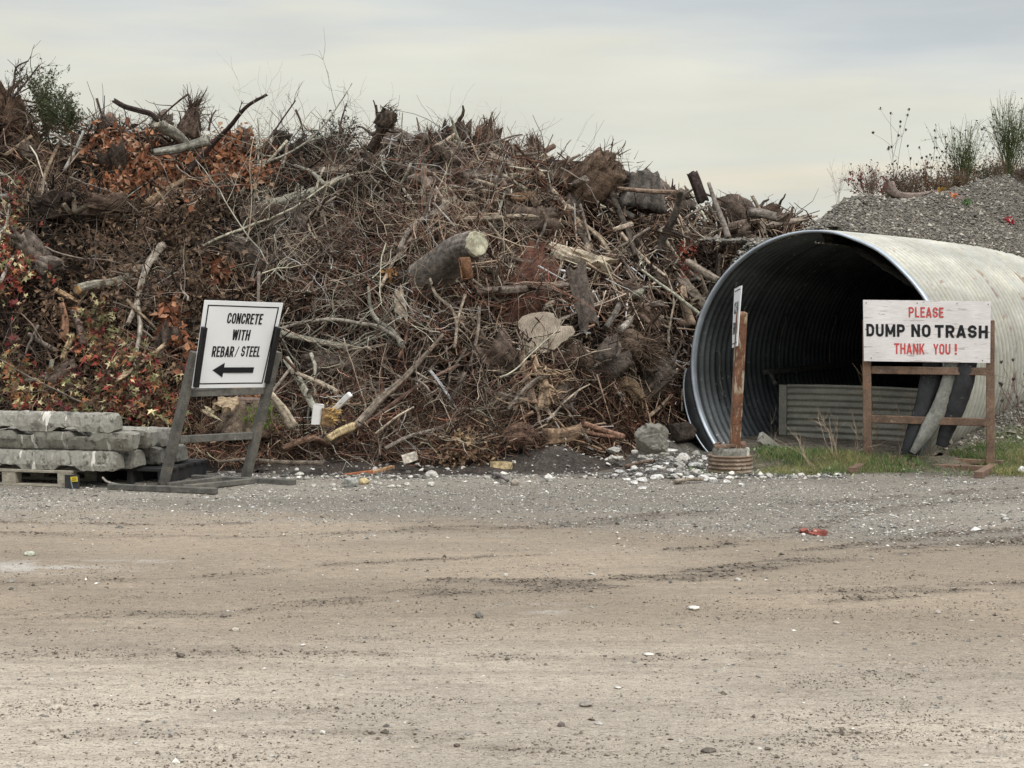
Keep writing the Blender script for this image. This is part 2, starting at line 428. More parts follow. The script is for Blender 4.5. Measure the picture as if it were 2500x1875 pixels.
M['sheet'] = mat('corrugated_barrier_sheet', base=(.27, .265, .22), rough=.75, metal=.1, noise=(3, .75, 1.25), noise2=(40, .85, 1.15), spots=[(26, .68, .03, (.06, .05, .04)), (7, .58, .1, (.34, .31, .25))])
M['whiteboard'] = mat('smooth_white_board', base=(.84, .86, .87), rough=.4, noise=(3, .93, 1.03), spots=[(6, .66, .15, (.60, .59, .56))])
M['plywood'] = mat('peeling_white_plywood', base=(.84, .80, .785), rough=.7, noise=(3, .9, 1.06), noise2=(8, .86, 1.05, (1.5, 1.5, 14)),
    spots=[(4, .60, .04, (.50, .45, .43), (1, 1, 9)), (9, .655, .03, (.26, .22, .21), (1, 1, 6)), (5, .67, .02, (.30, .26, .25), (1, 1, 2))], bump=(10, .3, .002, (1, 1, 12)))
M['ink'] = mat('black_paint', base=(.012, .013, .016), rough=.55, spots=[(40, .72, .04, (.12, .12, .12))])
M['redpaint'] = mat('faded_red_paint', base=(.62, .09, .085), rough=.6, noise=(12, .75, 1.15), spots=[(50, .69, .05, (.7, .4, .36))])
M['whitepaint'] = mat('white_painted_wood', base=(.76, .76, .74), rough=.6, noise=(9, .85, 1.05), spots=[(14, .66, .04, (.35, .33, .3))])
M['yellow'] = mat('yellow_label', base=(.75, .62, .06), rough=.5)
M['brick'] = mat('broken_brick', base=(.24, .075, .058), rough=.9, noise=(20, .6, 1.4), spots=[(14, .62, .05, (.5, .4, .33))], bump=(60, .5, .004))
M['lichen'] = mat('lichen', attr=True, rough=.95, noise=(60, .6, 1.3), bump=(80, .6, .004))

# ------------------------------------------------------------------ camera, light, sky
cam = bpy.data.cameras.new('camera'); co_ = bpy.data.objects.new('camera', cam); COL.objects.link(co_)
cam.sensor_width = 36; cam.lens = 36*F/2500; cam.clip_end = 3000; cam.clip_start = .05
co_.location = (0, 0, H); co_.rotation_euler = (PI/2-PITCH, 0, 0)
sc.camera = co_

SUN_EL, SUN_AZ = math.radians(48), math.radians(140)     # azimuth clockwise from +Y
ld = bpy.data.lights.new('sun', 'SUN'); ld.energy = 1.5; ld.angle = math.radians(14); ld.color = (1, .95, .87)
lo = bpy.data.objects.new('sun', ld); COL.objects.link(lo)
sd = Vector((math.sin(SUN_AZ)*math.cos(SUN_EL), math.cos(SUN_AZ)*math.cos(SUN_EL), math.sin(SUN_EL)))
lo.rotation_euler = sd.to_track_quat('Z', 'Y').to_euler(); lo.location = (5, -8, 12)

w = bpy.data.worlds.new('World'); sc.world = w; w.use_nodes = True
nt = w.node_tree; N = nt.nodes; Lk = nt.links
for n in list(N): N.remove(n)
out = N.new('ShaderNodeOutputWorld'); bg = N.new('ShaderNodeBackground'); bg2 = N.new('ShaderNodeBackground')
sky = N.new('ShaderNodeTexSky'); sky.sky_type = 'NISHITA'; sky.sun_disc = False
sky.sun_elevation = SUN_EL; sky.sun_rotation = SUN_AZ; sky.dust_density = 2.5
Lk.new(sky.outputs[0], bg.inputs[0]); bg.inputs[1].default_value = .08
tc = N.new('ShaderNodeTexCoord'); sep = N.new('ShaderNodeSeparateXYZ'); Lk.new(tc.outputs['Generated'], sep.inputs[0])
# cloud deck: colour by elevation, plus long soft bands
mp = N.new('ShaderNodeMapping'); mp.inputs['Scale'].default_value = (1.2, 1.2, 9.0); mp.inputs['Rotation'].default_value = (0, math.radians(3), 0); Lk.new(tc.outputs['Generated'], mp.inputs[0])
nz = N.new('ShaderNodeTexNoise'); nz.inputs['Scale'].default_value = 2.1; nz.inputs['Detail'].default_value = 5; nz.inputs['Roughness'].default_value = .5; Lk.new(mp.outputs[0], nz.inputs['Vector'])
md = N.new('ShaderNodeMath'); md.operation = 'MULTIPLY_ADD'; md.inputs[1].default_value = .20; Lk.new(nz.outputs['Fac'], md.inputs[0])
ad = N.new('ShaderNodeMath'); ad.operation = 'ADD'; ad.inputs[1].default_value = -.10; Lk.new(sep.outputs['Z'], ad.inputs[0]); Lk.new(ad.outputs[0], md.inputs[2])
cr = N.new('ShaderNodeValToRGB'); Lk.new(md.outputs[0], cr.inputs[0])
E_ = cr.color_ramp.elements
E_[0].position = 0.0; E_[0].color = (.66, .70, .66, 1)
E_[1].position = 1.0; E_[1].color = (2.5, 2.5, 2.55, 1)
for p, c in ((.045, (.72, .74, .69)), (.075, (.84, .79, .65)), (.10, (.75, .75, .67)), (.135, (.80, .79, .69)), (.155, (.71, .73, .70)), (.19, (.59, .635, .66)), (.25, (.52, .57, .62)), (.40, (.85, .89, .93))):
    e = E_.new(p); e.color = (*c, 1)
mp2 = N.new('ShaderNodeMapping'); mp2.inputs['Scale'].default_value = (1.5, 1.5, 7); Lk.new(tc.outputs['Generated'], mp2.inputs[0])
n2 = N.new('ShaderNodeTexNoise'); n2.inputs['Scale'].default_value = 3.3; n2.inputs['Detail'].default_value = 6; Lk.new(mp2.outputs[0], n2.inputs['Vector'])
mr = N.new('ShaderNodeMapRange'); mr.inputs['From Min'].default_value = .3; mr.inputs['From Max'].default_value = .7; mr.inputs['To Min'].default_value = .93; mr.inputs['To Max'].default_value = 1.06; Lk.new(n2.outputs['Fac'], mr.inputs[0])
Lk.new(cr.outputs[0], bg2.inputs[0]); Lk.new(mr.outputs[0], bg2.inputs[1])
mx = N.new('ShaderNodeMixShader'); mx.inputs[0].default_value = .93; Lk.new(bg.outputs[0], mx.inputs[1]); Lk.new(bg2.outputs[0], mx.inputs[2]); Lk.new(mx.outputs[0], out.inputs[0])
vs = sc.view_settings; vs.view_transform = 'Standard'; vs.look = 'None'; vs.exposure = 0; vs.gamma = 1
sc.cycles.max_bounces = 6; sc.cycles.diffuse_bounces = 3

# ------------------------------------------------------------------ ground
def seg_d(X, Y, pts):
    """distance to a polyline on the ground"""
    d = np.full(np.shape(X), 99.)
    for (x0, y0), (x1, y1) in zip(pts[:-1], pts[1:]):
        vx, vy = x1-x0, y1-y0; L2 = vx*vx+vy*vy
        t = np.clip(((X-x0)*vx+(Y-y0)*vy)/L2, 0, 1)
        d = np.minimum(d, np.hypot(X-x0-t*vx, Y-y0-t*vy))
    return d
def gl(*pp): return [tuple(gnd(x, y)[:2]) for x, y in pp]
TRACKS = [(gl((1000, 1290), (1400, 1285), (1600, 1262), (2000, 1225), (2600, 1185)), .13, .8),
          (gl((1100, 1425), (1500, 1418), (1780, 1395), (1950, 1370), (2200, 1345), (2600, 1310)), .17, 1.0),
          (gl((1950, 1345), (2150, 1325), (2350, 1300), (2600, 1288)), .10, 1.0), (gl((1250, 1440), (1600, 1425), (1800, 1402)), .06, 1.0),
          (gl((1250, 1290), (1450, 1272), (1600, 1255)), .06, 1.0), (gl((1700, 1335), (1900, 1318), (2020, 1280)), .07, 1.0),
          (gl((-50, 1275), (300, 1282), (600, 1278)), .06, .9), (gl((600, 1390), (900, 1375), (1200, 1360)), .05, .9), (gl((850, 1462), (1100, 1450), (1300, 1435)), .06, .9), (gl((2000, 1470), (2250, 1450), (2600, 1425)), .09, .8),
          (gl((1650, 1345), (1900, 1310), (2100, 1255), (2350, 1222), (2600, 1205)), .12, .75),
          (gl((1100, 1440), (1500, 1430), (1750, 1408)), .12, .8),
          (gl((-100, 1300), (500, 1312), (900, 1300), (1300, 1278)), .11, .6),
          (gl((-100, 1425), (400, 1420), (900, 1372), (1300, 1355)), .10, .45),
          (gl((-100, 1500), (500, 1500), (1000, 1450), (1400, 1440)), .14, .55),
          (gl((1900, 1450), (2200, 1440), (2600, 1420)), .12, .6),
          (gl((-100, 1600), (700, 1590), (1300, 1610), (1900, 1600)), .10, .35),
          (gl((-100, 1800), (600, 1790), (1100, 1800)), .09, .35), (gl((1200, 1830), (1800, 1800), (2600, 1790)), .07, .4)]
def track_mask(X, Y):
    m = np.zeros_like(X)
    for pts, wd, st in TRACKS:
        d = seg_d(X, Y, pts)+.03*fbm(X*1.5, Y*3, 72, 3)
        for o_, w_, q_ in ((-.55, .16, .8), (.0, .20, 1.0), (.62, .14, .7)):   # torn ridges beside and between the tread
            m = np.maximum(m, q_*st*np.exp(-((d-abs(o_)*wd)/(wd*w_*1.6))**2))
    n = sstep(-.35, .2, fbm(X*3.2, Y*9, 70, 4)+.05)
    return m*n
def gravel_zone(X, Y):
    e = 10.75+np.interp(X, [-5, -2, 0, 2, 4], [.15, .25, 0, -.6, -.9])
    return np.clip(.75*sstep(e-.7, e+1.1, Y+1.2*fbm(X*.8+Y*.3, Y*3, 71, 4))+.25*sstep(e-.2, e+.6, Y), 0, 1)
def ground_z(X, Y):
    z = .010*fbm(X*1.6, Y*3.2, 60, 4)+.006*fbm(X*9, Y*14, 61, 3)
    t = track_mask(X, Y)
    z = z+t*(.010*fbm(X*14, Y*18, 62, 2)+.008)
    return z*np.clip((15.5-Y)/1.0, 0, 1)
xs = np.arange(-6.5, 8.01, .03); ys = np.concatenate([np.arange(4.2, 9, .03), np.arange(9, 18.5, .04)])
XX, YY = np.meshgrid(xs, ys)
ZZ = ground_z(XX, YY)
g = gravel_zone(XX, YY); t = track_mask(XX, YY)
tan = np.array([.290, .238, .176]); pale = np.array([.445, .393, .322]); gry = np.array([.225, .203, .168]); drk = np.array([.10, .084, .067]); wht = np.array([.52, .51, .48])
n1 = sstep(-.35, .35, fbm(XX*.5, YY*1.1, 80, 4)); near = sstep(7.9, 5.9, YY+.5*fbm(XX*.8, YY, 86, 3))
C = tan*(1-.75*near[..., None])+pale*.75*near[..., None]
C = C*(.84+.24*n1[..., None])
C = C*(1-g[..., None])+gry*g[..., None]*(.85+.35*n1[..., None])
verge = sstep(13.5, 14.05, YY+.35*fbm(XX*1.5, YY*2, 82, 3)); verge = verge*(1-sstep(4.2, 5.5, XX)*.6)
C = C*(1-.85*verge[..., None])+np.array([.085, .072, .06])*.85*verge[..., None]
damp = np.clip(t*1.1, 0, .85)*(.55+.45*sstep(-.15, .2, fbm(XX*11, YY*26, 85, 3)))
damp = np.clip(damp, 0, .85)[..., None]; C = C*(1-damp)+drk*damp
dk = sstep(.10, .5, fbm(XX*1.3+YY*.4, YY*10, 83, 5))[..., None]*.30; C = C*(1-dk)+drk*1.7*dk
def blot(px, py, rx, ry, s=1.0):
    c = gnd(px, py); return s*np.exp(-(((XX-c[0])/rx)**2+((YY-c[1])/ry)**2))*sstep(-.1, .3, fbm(XX*4, YY*8, 84, 3)+.1)
wb_ = np.clip(blot(60, 1385, .5, .22, .55)+blot(1320, 1487, .18, .10, .9)+blot(1280, 1480, .12, .06, .5)+blot(330, 1370, .25, .05, .3), 0, .9)[..., None]
C = C*(1-wb_)+wht*wb_
mb = MB(); ny, nx = XX.shape
idx = np.arange(nx*ny).reshape(ny, nx)
q = np.stack([idx[:-1, :-1], idx[:-1, 1:], idx[1:, 1:], idx[1:, :-1]], -1).reshape(-1, 4)
mb.add(np.stack([XX, YY, ZZ], -1), q, C.reshape(-1, 3))
M['dirt'] = mat('dirt_road', attr=True, rough=.92, noise=(20, .82, 1.14, (.6, 1.2, 1)), noise2=(120, .62, 1.34),
    spots=[(16, .585, .10, (.20, .165, .125), (.5, 2.4, 1)), (60, .565, .07, (.145, .12, .095), (.6, 1.2, 1)), (120, .67, .03, (.62, .60, .55)), (42, .70, .04, (.12, .10, .08))], bump=(45, .8, .012), bump2=(170, .7, .004), coords='Object')
o = link('ground', mb.mesh('ground', M['dirt'])); tag(o, kind='structure', label='tan and grey packed dirt yard with gravel and tyre tracks', cat='ground')
mb = MB()   # outlying ground to the horizon, as a frame of four sheets round the near ground
def sheet(x0, y0, x1, y1, z): mb.add([[x0, y0, z], [x1, y0, z], [x1, y1, z], [x0, y1, z]], [[0, 1, 2, 3]], (.25, .225, .18))
sheet(-900, -900, 900, 1500, -.03)
o = link('ground_beyond', mb.mesh('ground_beyond', M['dirt'])); tag(o, kind='structure', label='open dirt ground beyond the yard', cat='ground')

# stones and crumbs on the road
def scatter(n, ymin, ymax, power=1.0):
    """positions whose density falls off with distance, inside the view wedge plus a margin"""
    u = rng.random(n); Y = ymin*(ymax/ymin)**u
    X = rng.uniform(-.40, .40, n)*Y
    return X, Y
X, Y = scatter(230000, 4.9, 13.9); gz = gravel_zone(X, Y); tm = track_mask(X, Y); vnz = fbm(X*1.5+Y*.3, Y*6, 90, 4)
keep = rng.random(len(X)) < np.clip(.055+.85*tm+.42*sstep(.05, .35, vnz)+.12*gz, 0, 1)
X, Y, tm = X[keep], Y[keep], tm[keep]
r = rng.lognormal(math.log(.0026), .5, len(X))*(1+1.3*tm); P = np.stack([X, Y, ground_z(X, Y)+r*.2], -1)
c = np.array([.17, .14, .108])*rng.uniform(.5, 1.7, (len(X), 1))
mb = MB(); pebbles(mb, P, r, c, .6, .3, 'oct')
thing('soil_crumbs', mb, M['stone'], 'small dark soil crumbs strewn over the tan dirt yard', 'soil', kind='stuff', smooth=False, origin=(0, 0, 0))
X, Y = scatter(300000, 4.9, 14.1); gz = gravel_zone(X, Y)
keep = rng.random(len(X)) < (.012+.85*gz)*(.55+.9*(fbm(X*1.5, Y*3, 91, 3)))
X, Y, gz = X[keep], Y[keep], gz[keep]
r = rng.lognormal(math.log(.0052), .45, len(X)); P = np.stack([X, Y, ground_z(X, Y)+r*.15], -1)
lum = rng.choice([.15, .26, .42, .70], len(X), p=[.34, .30, .22, .14])[:, None]*rng.uniform(.8, 1.15, (len(X), 1))
c = lum*np.array([1, .97, .88])
mb = MB(); pebbles(mb, P, r, c, .5, .25, 'oct')
thing('loose_gravel', mb, M['stone'], 'pale loose gravel strewn over the yard before the brush pile', 'gravel', kind='stuff', smooth=False, origin=(0, 0, 0))

# ------------------------------------------------------------------ heap body
xs = np.arange(-9, 6.5, .05); ys = np.arange(14.1, 24, .05)
XX, YY = np.meshgrid(xs, ys); ZZ = heap(XX, YY)
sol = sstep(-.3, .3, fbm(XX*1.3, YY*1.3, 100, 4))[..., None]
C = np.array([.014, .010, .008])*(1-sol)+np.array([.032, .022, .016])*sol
Lq, wq = pipe_LW(XX, YY)
bad = ((wq > -RW) & (Lq < .3)) | (XX/YY > .215) | (ZZ < -.04)
idx = np.arange(XX.size).reshape(XX.shape)
q = np.stack([idx[:-1, :-1], idx[:-1, 1:], idx[1:, 1:], idx[1:, :-1]], -1)
bq = bad[:-1, :-1] | bad[:-1, 1:] | bad[1:, 1:] | bad[1:, :-1]
over_ = (np.abs(wq) < RW+.3) & (Lq > 0)
ZZ = ZZ+.05*np.where(over_, .5, fbm(XX*9, YY*9, 101, 2))-np.where(over_, .0, .34)*sstep(14.3, 14.9, YY)
mb = MB(); mb.add(np.stack([XX, YY, ZZ], -1), q[~bq], C.reshape(-1, 3))
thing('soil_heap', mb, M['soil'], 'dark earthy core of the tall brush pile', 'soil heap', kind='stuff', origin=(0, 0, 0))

def surf(n, pxlo=-60, pxhi=1990, slo=0.0, shi=1.12, off=(0, 0)):
    """random points on the heap whose bearing lies between pxlo and pxhi"""
    Xs = rng.uniform(-8, 5.5, n*3); s = rng.uniform(slo, shi, n*3)
    Y0 = 14.35+np.interp(Xs, [-9, 0.2, 1.2, 2.2, 3.2], [0, 0, .75, 2.0, 2.6])
    Ys = Y0+4.1*s
    px = 1250+Xs/Ys*F; L, w_ = pipe_LW(Xs, Ys)
    ok = (px > pxlo) & (px < pxhi) & ~((w_ > -RW-.08) & (L < .45)) & (Xs/Ys < .205)
    Xs, Ys, s = Xs[ok][:n], Ys[ok][:n], s[ok][:n]
    P = np.stack([Xs, Ys, heap(Xs, Ys)], -1); nn = heap_n(Xs, Ys)
    # px , py of each point
    zz = P[:, 2]-H; pxx = 1250+Xs/Ys*F
    pyy = 730-zz/Ys*F
    P = P+nn*rng.uniform(off[0], off[1], len(P))[:, None]
    return P, nn, pxx, pyy
def tangdir(nn, lift=.25, horiz=1.0):
    d = rng.normal(size=nn.shape); d[:, 2] *= horiz
    d = d-(d*nn).sum(1, keepdims=True)*nn
    return nrm(nrm(d)+nn*rng.normal(size=(len(nn), 1))*lift)
def keep_clear(Pth):
    """drop paths that would stick into the culvert or its mouth"""
    L, w_ = pipe_LW(Pth[..., 0], Pth[..., 1])
    bad = ((w_ > -RW-.03) & (L < .25)) | ((np.abs(w_) < RW+.02) & (Pth[..., 2] < pipe_top(np.clip(w_, -RW, RW))+.01))
    return ~bad.any(axis=1)

PAL = {'grey': (.205, .172, .142), 'brown': (.085, .057, .041), 'red': (.15, .078, .056), 'pale': (.42, .35, .27), 'dark': (.04, .03, .024), 'deep': (.028, .020, .015), 'straw': (.25, .19, .13), 'lichen': (.30, .29, .235)}
def pcol(names, probs, n, var=.28):
    A = np.array([PAL[k] for k in names]); i = rng.choice(len(names), n, p=probs)
    return np.minimum(A[i]*np.exp(rng.normal(size=(n, 1))*var), .5)

def twig_mass(name, n, pxr, off, lr, rr, names, probs, S, wander, k, label, cat='brush', lift=.25, sag=0, horiz=1.0, s=(0, 1.03), mask=None, matn='twig', coher=.5, patch=.9, fork=0):
    P, nn, px, py = surf(n, pxr[0], pxr[1], s[0], s[1], off)
    if mask is not None:
        kk = rng.random(len(P)) < mask(px, py, P); P, nn, px, py = P[kk], nn[kk], px[kk], py[kk]
    N_ = len(P); L = np.exp(rng.uniform(math.log(lr[0]), math.log(lr[1]), N_))
    D = tangdir(nn, lift, horiz)
    e1 = nrm(np.cross(nn, np.array([0, 0, 1.]))); e2 = np.cross(e1, nn)
    th = 5.5*fbm(P[:, 0]*.9+7, P[:, 2]*1.1+P[:, 1]*.3, 77, 3)+.4
    Fd = np.cos(th)[:, None]*e1+np.sin(th)[:, None]*e2
    co_m = rng.random((N_, 1)) < coher
    D = nrm(np.where(co_m, Fd+D*.35, D))
    Q = walk(P-D*L[:, None]*.5, D, L, S, wander, sag)
    kk = keep_clear(Q); Q = Q[kk]; N_ = len(Q); Pm = P[kk]
    pc = np.exp(patch*1.6*fbm(Pm[:, 0]*1.3, Pm[:, 2]*1.7, 78, 3))[:, None]
    hue = (fbm(Pm[:, 0]*.8+3, Pm[:, 2]*1.2, 79, 2)*.16+.09)[:, None]*np.array([1., 0, -.5])
    r0 = np.exp(rng.uniform(math.log(rr[0]), math.log(rr[1]), N_))
    R = r0[:, None]*np.linspace(1, .35, S)[None]
    mb = MB(); cl = np.clip(pcol(names, probs, N_, .42)*pc*np.exp(hue), .006, .6); tubes(mb, Q, R, k, cl)
    if fork:
        nf = int(N_*fork); a_ = rng.integers(0, N_, nf); b_ = rng.integers(1, S-1, nf); Df = nrm(nrm(Q[a_, b_]-Q[a_, b_-1])*1.1+rng.normal(size=(nf, 3))*.55)
        Qf = walk(Q[a_, b_], Df, L[kk][a_]*rng.uniform(.25, .6, nf), 6, wander*1.1, sag); k2 = keep_clear(Qf)
        tubes(mb, Qf[k2], (R[a_, b_]*.65)[k2][:, None]*np.linspace(1, .4, 6), 3, cl[a_][k2])
    return thing(name, mb, M[matn], label, cat, kind='stuff', origin=(0, 0, 0))

midz = lambda a, b, soft: (lambda px, py, P: np.clip((px-a)/soft+.5, 0, 1)*np.clip((b-px)/soft+.5, 0, 1))
twig_mass('tangled_brush', 11000, (-60, 1990), (-.5, -.02), (.25, 1.1), (.005, .016), ['brown', 'dark', 'grey', 'deep'], [.30, .30, .10, .30], 6, .22, 4, 'mass of dark brown twigs packed through the whole brush pile', fork=.7)  # shade between outer twigs put into the darker colours of this inner layer
twig_mass('fine_twigs', 4300, (560, 1420), (-.2, .13), (.3, 1.2), (.0026, .0085), ['red', 'grey', 'brown', 'pale', 'lichen'], [.18, .32, .14, .28, .08], 8, .24, 3, 'fine reddish and grey twigs tangled in the middle of the pile', lift=.3, mask=midz(620, 1330, 180), coher=.35, fork=2.2)
twig_mass('shredded_roots', 9000, (-60, 1990), (-.3, .05), (.08, .38), (.0018, .0060), ['brown', 'straw', 'red', 'grey', 'dark'], [.33, .16, .10, .19, .22], 5, .38, 3, 'short shredded roots and bark strips all over the pile', lift=.5)
twig_mass('dry_grass_strands', 7000, (-60, 640), (-.06, .13), (.2, .7), (.0016, .0036), ['straw', 'brown', 'grey', 'pale'], [.42, .3, .22, .06], 7, .18, 3, 'dry brown grass and root strands hanging down the left of the pile', lift=.3, sag=.22, mask=midz(-100, 560, 150))
twig_mass('splintered_sticks', 5200, (1080, 1990), (-.2, .12), (.12, .7), (.004, .015), ['grey', 'pale', 'brown', 'straw'], [.32, .36, .22, .10], 4, .09, 4, 'splintered grey and pale sticks jumbled on the right of the pile', lift=.35, mask=midz(1180, 2100, 200), coher=.4)
twig_mass('toe_roots', 3800, (430, 1700), (.0, .09), (.1, .5), (.002, .006), ['brown', 'straw', 'red', 'dark'], [.45, .2, .2, .15], 6, .35, 3, 'matted brown roots along the foot of the pile', s=(-.01, .16), lift=.5)
P, nn, px, py = surf(6500, -60, 1990, 0, 1.05, (-.3, .03)); mb = MB()
Lq, wq = pipe_LW(P[:, 0], P[:, 1]); P = P[~((wq > -RW-.2) & (Lq > -.2))]
pebbles(mb, P, rng.lognormal(math.log(.032), .5, len(P)), np.array([.058, .042, .031])*np.exp(rng.normal(size=(len(P), 1))*.6+1.2*fbm(P[:, 0]*1.3, P[:, 2]*1.7, 78, 3)[:, None]), .45, .3)  # dark base colour also deepens the shaded gaps, like the inner twigs
thing('bark_chunks', mb, M['splinter'], 'dark bark and rotten wood chunks wedged all through the pile', 'bark', kind='stuff', smooth=False, origin=(0, 0, 0))

# leaves
def leaves(mb, P, n, size, cols, kind='oval', droop=.5):
    N_ = len(P)
    d = nrm(rng.normal(size=(N_, 3))+np.array([0, 0, -droop])); nv = nrm(n*.8+rng.normal(size=(N_, 3))*.8+np.array([0, -.5, .2]))
    s_ = nrm(np.cross(d, nv)); nv = np.cross(s_, d)
    if kind == 'oval':
        t = np.array([[0, 0, 0], [.5, .30, .12], [1, 0, 0], [.5, -.30, .12], [.5, 0, 0]]); f = np.array([[0, 4, 1], [4, 2, 1], [0, 3, 4], [3, 2, 4]])
    else:
        a = np.array([0, .6, 1.15, 1.75, 2.4, PI, -2.4, -1.75, -1.15, -.6]); rad = np.array([1, .32, .85, .3, .55, .2, .55, .3, .85, .32])
        t = np.concatenate([[[0, 0, 0]], np.stack([np.cos(a)*rad*.6, np.sin(a)*rad*.6, .18*rad*rng.uniform(-1, 1, 10)], -1)]); f = np.array([[0, i, i % 10+1] for i in range(1, 11)])
    k = len(t)
    jit = 1+.2*rng.normal(size=(N_, k, 1))
    T_ = t[None]*size[:, None, None]*jit
    V = P[:, None]+T_[..., :1]*d[:, None]+T_[..., 1:2]*s_[:, None]+T_[..., 2:]*nv[:, None]
    mb.add(V.reshape(-1, 3), (f[None]+(np.arange(N_)*k)[:, None, None]).reshape(-1, 3), np.repeat(cols, k, axis=0))
def lcol(pal, probs, n, var=.25):
    A = np.array(pal); return A[rng.choice(len(A), n, p=probs)]*np.exp(rng.normal(size=(n, 1))*var)
# orange-brown hanging leaf clusters: (px, py, rx, ry, n)
def cluster(specs, off):
    out_ = []
    for px, py, rx, ry, n in specs:
        a = rng.normal(size=(n, 2))*.58
        for dx, dy in a:
            x, y = px+dx*rx, py+dy*ry
            out_.append(pile(x, y, off*1.3*rng.random()+.05))
    return np.array(out_)
OR = [(.33, .135, .065), (.20, .08, .042), (.44, .23, .13), (.11, .05, .03), (.56, .37, .25)]
def leafy(name, specs, size, pal, probs, label, kind='oval', off=.16, cat='leaves'):
    P = cluster(specs, off); n = nrm(np.tile([[0, -1, .5]], (len(P), 1)))
    mb = MB(); leaves(mb, P, n, rng.uniform(size*.5, size*1.45, len(P)), lcol(pal, probs, len(P)), kind)
    return thing(name, mb, M['leaf'], label, cat, kind='stuff', origin=(0, 0, 0), smooth=False)
leafy('orange_leaves', [(290, 345, 75, 40, 190), (340, 415, 75, 50, 260), (255, 390, 50, 60, 90), (310, 455, 85, 25, 90), (440, 450, 60, 40, 50)], .085, OR, [.3, .2, .25, .1, .15], 'rusty orange dead leaves hanging below the pale birch trunk on the left')
leafy('orange_leaves', [(560, 345, 42, 35, 210), (520, 400, 75, 55, 200), (600, 405, 70, 45, 230), (440, 420, 35, 35, 70), (640, 415, 28, 18, 40)], .080, OR, [.4, .2, .2, .1, .1], 'rusty orange leaves round the long dark branch near the pile top')
leafy('brown_leaves', [(415, 770, 28, 50, 130), (430, 840, 25, 40, 60), (470, 850, 15, 20, 18), (530, 670, 22, 25, 36), (525, 640, 25, 25, 26), (420, 735, 14, 12, 10)], .085, OR, [.2, .4, .15, .2, .05], 'drooping rust brown leaves left of the leaning white sign')
leafy('brown_leaves', [(1130, 1065, 60, 40, 170), (1150, 1110, 60, 25, 160), (1090, 1100, 50, 30, 90)], .045, [(.22, .14, .08), (.36, .25, .15), (.12, .07, .045)], [.5, .2, .3], 'brown leaf litter at the foot of the pile above the wooden block')
MP = [(.36, .08, .06), (.15, .035, .035), (.60, .53, .30), (.20, .20, .09), (.38, .18, .08), (.17, .105, .06), (.08, .055, .036)]
leafy('maple_leaves', [(20, 600, 55, 60, 230), (30, 510, 40, 40, 110), (70, 655, 45, 35, 130), (20, 700, 40, 50, 70), (40, 440, 25, 20, 20)], .085, MP, [.22, .16, .16, .14, .10, .12, .10], 'red and yellow maple leaves at the left edge of the pile', 'star')
leafy('maple_leaves', [(110, 960, 110, 55, 420), (330, 960, 90, 65, 460), (400, 1010, 50, 60, 230), (230, 830, 60, 40, 160), (300, 870, 90, 45, 300), (240, 1000, 120, 30, 200), (30, 900, 40, 60, 140), (230, 770, 40, 35, 70)], .085, MP, [.09, .12, .13, .16, .12, .19, .19], 'mixed red green and yellow maple leaves behind the concrete stack', 'star')
leafy('grey_brown_leaves', [(250, 640, 150, 130, 800), (480, 650, 130, 130, 700), (420, 560, 140, 70, 400), (150, 760, 90, 60, 250), (300, 1000, 200, 60, 300), (330, 900, 200, 90, 300)], .06, [(.11, .07, .045), (.17, .11, .07), (.24, .17, .1), (.06, .04, .03)], [.4, .3, .12, .18], 'dull brown withered leaves scattered through the left of the pile', off=.12)
leafy('red_fern_sprig', [(1665, 620, 12, 32, 90), (1680, 655, 22, 14, 50), (1690, 610, 12, 14, 20)], .045, [(.30, .07, .04), (.22, .05, .035)], [.6, .4], 'small reddish brown sprig beside the culvert mouth', off=.25)
leafy('pale_leaf_tuft', [(1137, 1072, 14, 10, 16)], .09, [(.50, .36, .20), (.40, .27, .14)], [.6, .4], 'tuft of pale tan leaves low on the pile near the wooden block', off=.1)
leafy('orange_shavings', [(950, 668, 14, 14, 30)], .06, [(.46, .25, .10), (.30, .15, .07)], [.6, .4], 'tuft of orange wood shavings left of the big sawn log', off=.15)

# ------------------------------------------------------------------ branches as things
def branch_mesh(main, r0, r1, col, twigs=6, twl=.35, k=6, wander=.16, tw2=True, lump=.06, mi=0):
    mb = MB(); S = len(main); R = np.linspace(r0, r1, S)
    if r0 > .022: bole(mb, main, R, 18, col, .05+lump*.5, .06+lump*.3, .35)
    else: tubes(mb, main[None], R[None], k, col, caps=True, lump=lump)
    if twigs:
        i = rng.integers(max(1, S//5), S-1, twigs); P0 = main[i]
        T_ = nrm(main[np.minimum(i+1, S-1)]-main[i-1]); sd_ = rng.normal(size=(twigs, 3)); sd_ -= (sd_*T_).sum(1, keepdims=True)*T_
        D = nrm(T_*.7+nrm(sd_)*.8); Ln = twl*rng.uniform(.4, 1.3, twigs)
        Q = walk(P0, D, Ln, 7, wander); rr = R[i]*rng.uniform(.3, .6, twigs)
        rr = np.maximum(rr, .0022)
        cc = np.asarray(col)*np.exp(rng.normal(size=(twigs, 1))*.15)
        tubes(mb, Q, rr[:, None]*np.linspace(1, .4, 7), 4, cc)
        if tw2:
            n2_ = twigs*2; a = rng.integers(0, twigs, n2_); b = rng.integers(2, 6, n2_)
            P1 = Q[a, b]; T1 = nrm(Q[a, b]-Q[a, b-1]); D1 = nrm(T1+rng.normal(size=(n2_, 3))*.7)
            Q1 = walk(P1, D1, Ln[a]*rng.uniform(.3, .6, n2_), 5, wander)
            r2 = np.maximum(rr[a]*.5, .0018)
            tubes(mb, Q1, r2[:, None]*np.linspace(1, .5, 5), 3, cc[a])
    return mb

